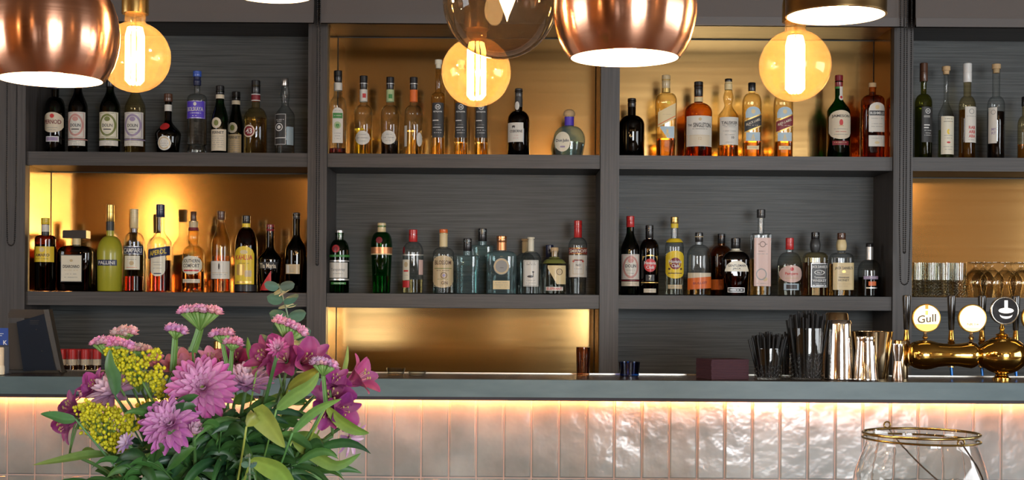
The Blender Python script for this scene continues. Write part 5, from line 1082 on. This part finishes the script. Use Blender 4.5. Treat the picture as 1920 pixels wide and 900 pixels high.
def lily(label, px, py, D, blooms, col=(0.40, 0.025, 0.17), pur=(0.15, 0.02, 0.20), lvs=4):
    o = W(px, py, D); t = thing('peruvian_lily', label, 'flower', tuple(o), 'magenta lilies in the vase'); rr = random.Random(int(px*5+py)); m = MB(); ms = MB(); mp = MB()
    hub = Vector((0, 0, 0))
    for (dx, dy, R, n_) in blooms:
        q = Vector((dx*FS, rr.uniform(-.008, .008), -dy*FS)); n = Vector(n_).normalized(); k = R*FS; base = q-n*k*0.55
        lily_bloom(m, ms, frame(n), base, k, col, pur, rr)
        mp.cur = (0.10, 0.20, 0.05); mp.tube(bez(hub+Vector((0, 0.01, -0.05)), (hub+base)*0.5+Vector((0, 0, -0.02)), base, 6), 0.0013, 6); mp.ball(base, k*0.09, 1, (1, 1, 1.5))
    m.build('petals', PET, t, ang=None); ms.build('stamens', STEMM, t, ang=None); mp.build('flower_stalks', STEMM, t, ang=None)
    P = stem_to(t, o+Vector((0, 0.01, -0.05)), start_pt(), o*0.5+VM*0.5+Vector((0, 0, -0.02)), 0.0022, (0.08, 0.19, 0.05)); 
    t.children[-1].location = (0, 0.01, -0.05)
    m = MB()
    for i in range(lvs):
        p = P[-2-i*2]+Vector((0, 0.01, -0.05)); a = rr.uniform(0, 2*pi); d = Vector((cos(a), -abs(sin(a))*0.7, 0.5)).normalized(); L = rr.uniform(.04, .065)
        ribbon(m, bez(p, p+d*L*0.6, p+d*L+Vector((0, 0, -L*0.4)), 8), d.cross(Vector((0.2, 1, 0.1))).normalized(), lw(0.0075), GR[rr.randrange(1, 4)], GR[rr.randrange(1, 4)])
    m.build('leaves', LEAF, t, ang=None); return t
lily('magenta lily cluster wide open at the top centre of the bouquet', 530, 668, 1.66, [(0, 0, 62, (-.1, -.9, .35)), (45, 5, 56, (.55, -.7, .35)), (-35, 0, 58, (-.65, -.55, .4))])
lily('magenta trumpet lily jutting out over the tiles, highest on that side', 668, 706, 1.69, [(12, 0, 60, (.86, -.25, .42))], (0.46, 0.05, 0.20), lvs=0)
lily('crumpled purple lily cluster below the trumpet lily', 622, 740, 1.66, [(0, 0, 60, (.2, -.9, .25)), (22, 28, 50, (.6, -.75, 0.0)), (-8, 32, 46, (-.1, -.9, -.3)), (5, -28, 44, (.4, -.6, .6))], (0.33, 0.02, 0.20), (0.14, 0.015, 0.20))
lily('dark magenta lily leaning out over the glowing tiles beside the long green leaf', 126, 776, 1.70, [(0, -12, 52, (-.7, -.4, .55)), (-8, 22, 50, (-.75, -.5, -.4))], (0.26, 0.012, 0.17), (0.14, 0.01, 0.14), 1)
lily('magenta lily behind the lilac chrysanthemum', 178, 722, 1.75, [(0, 0, 50, (-.4, -.6, .6)), (-18, 10, 44, (-.8, -.3, .4))], (0.38, 0.04, 0.26), (0.24, 0.03, 0.3), 1)
lily('deep magenta lily half hidden behind the side-on pale chrysanthemum', 440, 668, 1.76, [(0, 0, 48, (0, -.8, .5)), (-22, 8, 40, (-.5, -.6, .6))], lvs=3)
lily('purple-veined magenta lily beside the pink statice near the upright', 588, 668, 1.73, [(0, 0, 52, (.45, -.7, .5))], (0.36, 0.04, 0.22), lvs=3)
lily('salmon pink lily low behind the yellow sprays', 300, 678, 1.76, [(-12, 0, 34, (-.3, -.6, .7)), (22, 8, 34, (.2, -.7, .6)), (50, -4, 36, (.3, -.6, .6)), (-40, -6, 28, (-.4, -.6, .7))], (0.62, 0.20, 0.24), (0.6, 0.24, 0.34), 2)
lily('rosy small lily buds just beneath the tallest pink statice', 350, 690, 1.74, [(0, -8, 34, (.1, -.7, .7)), (24, 4, 34, (.3, -.7, .6)), (48, -22, 36, (.2, -.5, .8))], (0.60, 0.22, 0.32), (0.55, 0.2, 0.36), 2)
def statice(label, px, py, D, heads, col=(0.95, 0.50, 0.66), wing=2.0, sx=0):
    """heads: (dx, dy, half width, tilt)"""
    o = W(px, py, D); t = thing('statice', label, 'flower', tuple(o), 'pink statice in the vase'); rr = random.Random(int(px*7+py)); mf = MB(); mg = MB(); k = D/F
    for dx, dy, hw, tilt in heads:
        c = Vector((dx*k, 0, -dy*k)); root = c+Vector((-sin(tilt)*hw*0.9*k*0.6, 0, -hw*1.05*k)); n = max(4, int(hw/3.6)); 
        for row in range(4):
            for i in range(n):
                u = -1+2*(i+0.5)/n+rr.uniform(-.06, .06); p = c+Vector((u*hw*k*cos(tilt), (row-1.5)*hw*0.28*k, -(u*hw*sin(tilt))*k+(1.5-abs(row-1.5))*4.5*k-(u*u)*hw*0.10*k+rr.uniform(-1, 1)*k))
                d = (p-root).normalized(); Rm = frame(d); r = 7.0*k*rr.uniform(.85, 1.2); mg.cur = lerp((0.12, 0.26, 0.05), (0.25, 0.40, 0.12), rr.random())
                mg.tube([root, (root+p)*0.5+d*0.0, p-d*r*0.5], 1.6*k, 5, r*0.62)
                mf.cur = tuple(min(1, q*rr.uniform(.85, 1.2)) for q in col); vs = [p+Rm@Vector((0, 0, -r*0.4))]; fs = []; nn = 10
                for ring, (ra, z) in enumerate(((0.7, -0.1), (1.15, 0.6))):
                    for q in range(nn):
                        a = 2*pi*q/nn; rr_ = r*ra*(1+0.16*cos(5*a)); vs.append(p+Rm@Vector((rr_*cos(a), rr_*sin(a), r*(z+0.2*cos(5*a)*ring))))
                for q in range(nn): q2 = (q+1) % nn; fs += [(0, 1+q, 1+q2), (1+q, 1+nn+q, 1+nn+q2, 1+q2)]
                mf.add(vs, fs); mf.ball(p+d*r*0.45, r*0.62, 1)
        mg.cur = (0.13, 0.27, 0.06); ribbon(mg, bez(root+Vector((0, 0, hw*0.25*k)), root, Vector((sx*k, 0, -78*k)), 8), Vector((1, 0.1, 0)), lambda t_: wing*k*(1.6+0.4*t_), (0.14, 0.29, 0.06), (0.10, 0.22, 0.05), 0.3)
        mg.tube(bez(root, root, Vector((sx*k, 0, -78*k)), 8), 2.2*k, 6)
    mf.build('florets', PET, t, ang=None); mg.build('bracts', STEMM, t, ang=None)
    s0 = start_pt(); e_ = o+Vector((sx*k, 0, -78*k)); m = MB(); m.cur = (0.10, 0.22, 0.06); m.tube([q-o for q in bez(s0, (s0+e_)*0.5+Vector((0, 0, 0.0)), e_, 10)], 2.4*k, 7); m.build('stem', STEMM, t, ang=None); return t
statice('tallest pink statice on a thick winged stem above the large chrysanthemum', 376, 582, 1.70, [(0, 0, 36, 0.02)], wing=4.2, sx=-14)
statice('broad pink statice with two flat heads nearest the till', 212, 640, 1.70, [(-10, 2, 27, 0.0), (14, 6, 22, 0.1)], (0.92, 0.42, 0.66), 3.4, 8)
statice('pale pink small statice rising behind the two-headed one', 232, 624, 1.74, [(-6, 2, 12, 0.1), (8, -2, 12, 0.1)], (0.82, 0.52, 0.55), 1.6, 6)
statice('single small pink statice between the two-headed and the tallest one', 331, 619, 1.71, [(0, 0, 17, 0.25)], (0.80, 0.42, 0.66), 3.2, -6)
statice('pink statice with two small heads in front of the red-sleeved bottle', 424, 632, 1.68, [(-8, -6, 18, -0.1), (12, 10, 15, 0.1)], (0.95, 0.42, 0.62), 2.2, 8)
statice('pink statice sloping down towards the upright beneath the eucalyptus', 545, 611, 1.68, [(0, 0, 31, 0.42)], (0.95, 0.46, 0.68), 3.2, -4)
statice('little lilac-pink statice in front of the magenta lilies by the upright', 608, 682, 1.62, [(0, 0, 22, 0.15)], (0.80, 0.48, 0.68), 2.2, 4)
statice('faded pink statice low among the yellow sprays', 263, 655, 1.73, [(0, 0, 18, 0.05)], (0.75, 0.46, 0.50), 1.6, 4)
def goldenrod(label, px, py, D, clumps):
    o = W(px, py, D); t = thing('goldenrod', label, 'flower', tuple(o), 'yellow goldenrod in the vase'); rr = random.Random(int(px+py*3)); mf = MB(); mg = MB(); k = D/F; mg.cur = (0.18, 0.30, 0.05)
    for dx, dy, rx, ry, n in clumps:
        c = Vector((dx*k, 0, -dy*k)); b0 = Vector((dx*0.4*k, 0.01, -(dy+ry*1.6)*k))
        for i in range(n):
            a = rr.uniform(0, 2*pi); q = rr.random()**0.5; p = c+Vector((q*rx*cos(a)*k, rr.uniform(-.5, .5)*rx*k, q*ry*sin(a)*k)); jj = rr.uniform(.7, 1.12); mf.cur = (0.86*jj, 0.80*jj, 0.03); mf.ball(p, rr.uniform(2.8, 4.4)*k, 1, (1, 1, 1.15))
            if rr.random() < 0.5: mg.tube([p, p*0.6+b0*0.4+Vector((0, 0, 0.002)), b0], 0.5*k, 4)
    mf.build('florets', PET, t, ang=None); mg.build('twigs', STEMM, t, ang=None); stem_to(t, o, start_pt(), o*0.45+VM*0.55, 0.0018, (0.12, 0.24, 0.05)); return t
goldenrod('loose yellow goldenrod spray above the lilac chrysanthemum', 258, 700, 1.69, [(-30, -26, 24, 20, 70), (-4, -4, 30, 26, 110), (36, 10, 20, 26, 70), (28, -34, 20, 12, 34), (-50, -40, 12, 10, 18)])
goldenrod('dense yellow goldenrod dome lowest on the till side', 200, 798, 1.66, [(0, 0, 48, 34, 230), (-40, -30, 22, 18, 60), (20, 34, 22, 16, 60), (44, -4, 18, 22, 46), (-12, -24, 30, 16, 60)])
goldenrod('sparse yellow goldenrod strands behind the largest chrysanthemum', 300, 762, 1.70, [(-20, 0, 28, 14, 46), (8, -26, 18, 16, 30)])
def eucalyptus(label, pts, D, r0, r1, col, pairs):
    o = W(pts[-1][0], pts[-1][1], D); t = thing('eucalyptus_sprig', label, 'foliage', tuple(o), 'eucalyptus in the vase'); rr = random.Random(int(pts[0][0])); P = [W(x, y, D)-o for x, y in pts]; m = MB(); m.cur = (0.20, 0.26, 0.16); m.tube(P, 0.0014, 6, 0.0007); m.build('stem', STEMM, t, ang=None)
    m = MB(); n = pairs
    for i in range(n):
        f = (i+0.5)/n; q = f*(len(P)-1); a = int(q); p = P[a].lerp(P[min(a+1, len(P)-1)], q-a); r = (r0+(r1-r0)*f)*D/F
        for sgn in (-1, 1):
            az = rr.uniform(-.5, .5)+(0 if i % 2 else 1.1); d = Vector((sgn*cos(az), -sgn*sin(az)*0.9-0.15, 0.20)).normalized(); nrm = Vector((0.1*sgn, -0.65, 0.75)); side = d.cross(nrm).normalized()
            c = tuple(v*rr.uniform(.8, 1.2) for v in col); ribbon(m, [p+d*(r*2*j/8) for j in range(9)], side, lambda t_: r*max(.06, sqrt(max(0, 1-(2*t_-1)**2))), c, c, 0.15)
    m.build('leaves', LEAF, t, ang=None)
    s0 = start_pt()-o; m = MB(); m.cur = (0.16, 0.22, 0.12); m.tube(bez(s0, (s0+P[0])*0.5, P[0], 8), 0.0015, 6); m.build('lower_stem', STEMM, t, ang=None); return t
eucalyptus('tall grey-green eucalyptus sprig in front of the shelf edge and script-lettered black bottle', [(548, 650), (545, 620), (538, 585), (530, 555), (522, 532)], 1.73, 20, 14, (0.13, 0.24, 0.16), 8)
eucalyptus('blue-green eucalyptus tip behind the largest chrysanthemum', [(352, 690), (350, 670), (354, 650)], 1.77, 15, 13, (0.14, 0.24, 0.22), 2)
eucalyptus('round eucalyptus leaves above the magenta lily cluster', [(512, 660), (508, 640), (504, 628)], 1.72, 12, 10, (0.20, 0.32, 0.18), 2)
eucalyptus('small eucalyptus sprig low at the front of the dark leaves', [(468, 900), (468, 872), (468, 850)], 1.50, 9, 7, (0.14, 0.30, 0.22), 3)
# single large leaves
def big_leaf(label, pts, D, w, c0, c1, sd=(0.1, -0.35, 0.9), D1=None):
    o = W(*pts[0], D); t = thing('lily_leaf', label, 'leaf', tuple(o), 'single leaves in the vase'); P = [W(x, y, D+((D1 or D)-D)*i/(len(pts)-1))-o for i, (x, y) in enumerate(pts)]
    Q = []
    for i in range(len(P)-1):
        for j in range(4):
            f = j/4; a, b_, c, d = P[max(0, i-1)], P[i], P[i+1], P[min(len(P)-1, i+2)]
            Q.append(0.5*((2*b_)+(c-a)*f+(2*a-5*b_+4*c-d)*f*f+(3*b_-a-3*c+d)*f**3))
    Q.append(P[-1]); m = MB(); ribbon(m, Q, Vector(sd).normalized(), lw(w*D/F), c0, c1, 0.3, nu=6); m.build('blade', LEAF, t, ang=None)
    m = MB(); m.cur = c0; s0 = start_pt()-o; m.tube(bez(s0, s0*0.4+Vector((0, 0.02, -0.01)), Q[0], 8), 0.0012, 6); m.build('stalk', STEMM, t, ang=None)
big_leaf('long narrow green leaf reaching furthest towards the till', [(205, 852), (165, 853), (115, 862), (62, 872)], 1.66, 9, (0.10, 0.22, 0.05), (0.22, 0.32, 0.08))
big_leaf('short green leaf beside the dark magenta lily', [(142, 786), (120, 786), (98, 780), (76, 776)], 1.62, 12, (0.10, 0.26, 0.10), (0.06, 0.20, 0.06))
big_leaf('large yellow-green leaf folded down at the centre front', [(462, 800), (480, 772), (500, 790), (518, 815), (534, 839)], 1.55, 24, (0.36, 0.42, 0.08), (0.30, 0.38, 0.08), (0.8, -0.3, 0.5))
big_leaf('bright green leaf curling down out of the bottom centre', [(470, 862), (500, 872), (525, 885), (545, 915), (548, 950)], 1.52, 22, (0.30, 0.42, 0.07), (0.16, 0.34, 0.06), (0.8, -0.3, 0.4))
big_leaf('long arched leaf rising past the purple lilies', [(518, 768), (545, 745), (580, 722), (598, 698)], 1.60, 14, (0.16, 0.32, 0.07), (0.26, 0.42, 0.10), (0.5, -0.4, -0.8))
big_leaf('slim leaf crossing under the crumpled purple lilies', [(548, 812), (575, 782), (605, 762), (640, 748)], 1.58, 10, (0.10, 0.27, 0.07), (0.22, 0.40, 0.08), (0.4, -0.4, -0.8))
big_leaf('pointed leaf below the purple lilies, over the tiles', [(612, 762), (640, 790), (668, 806), (692, 812)], 1.64, 13, (0.30, 0.40, 0.06), (0.14, 0.30, 0.06), (0.3, -0.35, 0.9))
big_leaf('lowest pointed green leaf over the tiles', [(548, 826), (590, 852), (632, 872), (676, 850)], 1.63, 14, (0.26, 0.36, 0.06), (0.12, 0.28, 0.07), (0.2, -0.35, 0.9))
big_leaf('upright thin leaf tip beside the trumpet lily', [(640, 720), (646, 690), (650, 670), (652, 648)], 1.70, 5, (0.25, 0.40, 0.08), (0.35, 0.48, 0.12), (0.9, -0.3, 0.1))
big_leaf('thin upright leaf beside the deep magenta lily', [(480, 700), (474, 680), (466, 655), (464, 632)], 1.68, 8, (0.20, 0.38, 0.06), (0.14, 0.28, 0.05), (0.9, -0.3, 0.2))
big_leaf('green leaf filling the gap under the two-headed statice', [(216, 742), (212, 710), (204, 685), (206, 655)], 1.68, 15, (0.05, 0.16, 0.06), (0.12, 0.26, 0.08), (0.9, -0.3, 0.2))
big_leaf('yellow-edged leaf between the open lilies and the lilac-pink statice', [(540, 730), (560, 714), (585, 700), (603, 684)], 1.64, 13, (0.28, 0.34, 0.05), (0.40, 0.40, 0.05), (0.5, -0.4, -0.8))
# dark leafy stems filling the lower bouquet
for i in range(44):
    u = -1+2*(i+0.5)/44+rv.uniform(-.04, .04); px = 400+u*195; py = 790+abs(u)**2*60+rv.uniform(-20, 75); D = 1.70+rv.uniform(-0.10, 0.10)
    where = 'near the goldenrod' if u < -0.33 else ('under the large chrysanthemums' if u < 0.33 else 'towards the purple lilies')
    o = W(px, py, D); t = thing('leafy_stem', 'dark green leafy stem filling the lower bouquet '+where, 'foliage', tuple(o), 'dark leafy stems '+where)
    P = stem_to(t, o, start_pt(), o*0.45+VM*0.55+Vector((0, 0, 0.02)), 0.0017, (0.05, 0.14, 0.035), 0.001)
    m = MB()
    for q in range(13):
        p = P[min(12, 12-int(q*0.6))]; a = q*2.4+rv.uniform(-.4, .4); d = Vector((cos(a)+u*0.4, -abs(sin(a))*0.8 if rv.random() < .7 else 0.5, rv.uniform(-0.1, 0.9))).normalized(); L = rv.uniform(.035, .075)
        ribbon(m, bez(p, p+d*L*0.6+Vector((0, 0, .008)), p+d*L+Vector((0, 0, -L*rv.uniform(.1, .6))), 7), d.cross(Vector((rv.uniform(-.3, .3), -0.9, rv.uniform(-.2, .5)))).normalized(), lw(rv.uniform(0.0035, 0.0075)), GR[rv.choice((0, 0, 1, 4, 1))], GR[rv.choice((0, 1, 2, 1, 4))], 0.3)
    m.build('leaves', LEAF, t, ang=None)
for (px, py) in ((600, 800), (628, 812), (585, 790)):
    pass

# ---------------------------------------------------------------- glass lantern
LD = 2.30; s = LD/F; o = W(1727, 812, LD); zb = 0.7505
t = thing('lantern', 'large clear glass lantern jar with a brass wire rim and handle in the lower corner', 'lantern', (o.x, LD, zb)); H0 = o.z-zb
LG = liquid_mat('lantern_glass', (0.985, 0.98, 0.96)); LG.node_tree.nodes['Principled BSDF'].inputs['IOR'].default_value = 1.48
pr = [(60, 0), (78, 3), (108, 25), (128, 70), (134, 120), (130, 170), (122, 215)]
hpx = H0/s; pr = [(r, z*(hpx-75)/215*1.0) for r, z in pr]+[(113, hpx-52), (106, hpx-34), (101, hpx-20), (100, hpx-12), (103, hpx-3), (104, hpx)]
m = MB(); m.lathe([(r*s, z*s) for r, z in pr]+[((r-2.2)*s, (z+ (2 if z < 10 else 0))*s) for r, z in reversed(pr)], 64, cap1=True); m.build('glass_body', LG, t)
BW = plain('wire_brass', (0.55, 0.40, 0.14), 0.22, 1)
m = MB(); m.torus(106*s, 2.6*s, (0, 0, H0-1*s), n=72, m=10); m.torus(107*s, 2.0*s, (0, 0, H0-12*s), Matrix.Rotation(radians(1.2), 3, 'Y'), n=72, m=8); m.build('wire_rim', BW, t, label='twin brass wire rim')
def loop(c, R): m.torus(R, 1.6*s, c, Matrix.Rotation(radians(90), 3, 'X'), n=20, m=8)
m = MB(); a0 = radians(70+180); a1 = radians(110)
pF = Vector((107*s*cos(radians(-66)), 107*s*sin(radians(-66)), H0-8*s)); pB = Vector((107*s*cos(radians(110)), 107*s*sin(radians(110)), H0+2*s))
loop(pF, 6*s); loop(pB+Vector((0, 0, 4*s)), 6*s); m.build('handle_eyes', BW, t)
m = MB(); hp = []
for i in range(25):
    f = i/24; a = pi*f; mid = (pF+pB)/2; hv_ = (pB-pF)/2; out = Vector((0.62, 0.25, -0.75)).normalized()*0.155
    hp.append(mid-hv_*cos(a)+out*sin(a)+Vector((0.0, 0, 0)))
m.tube([p for p in hp], 1.5*s, 8); m.build('wire_handle', plain('wire_dark', (0.25, 0.22, 0.18), 0.3, 1), t, label='thin wire carrying handle folded down')
c = thing('candle', 'short white pillar candle standing inside the glass lantern jar', 'candle', (o.x, LD, zb+8*s)); m = MB(); m.lathe([(0.036, 0), (0.037, 0.002), (0.037, 0.075), (0.034, 0.078), (0.01, 0.076)], 32); m.build('wax', cmat('ivory'), c); m = MB(); m.tube([(0, 0, 0.075), (0.001, 0, 0.09)], 0.001, 6); m.build('wick', CORD, c)
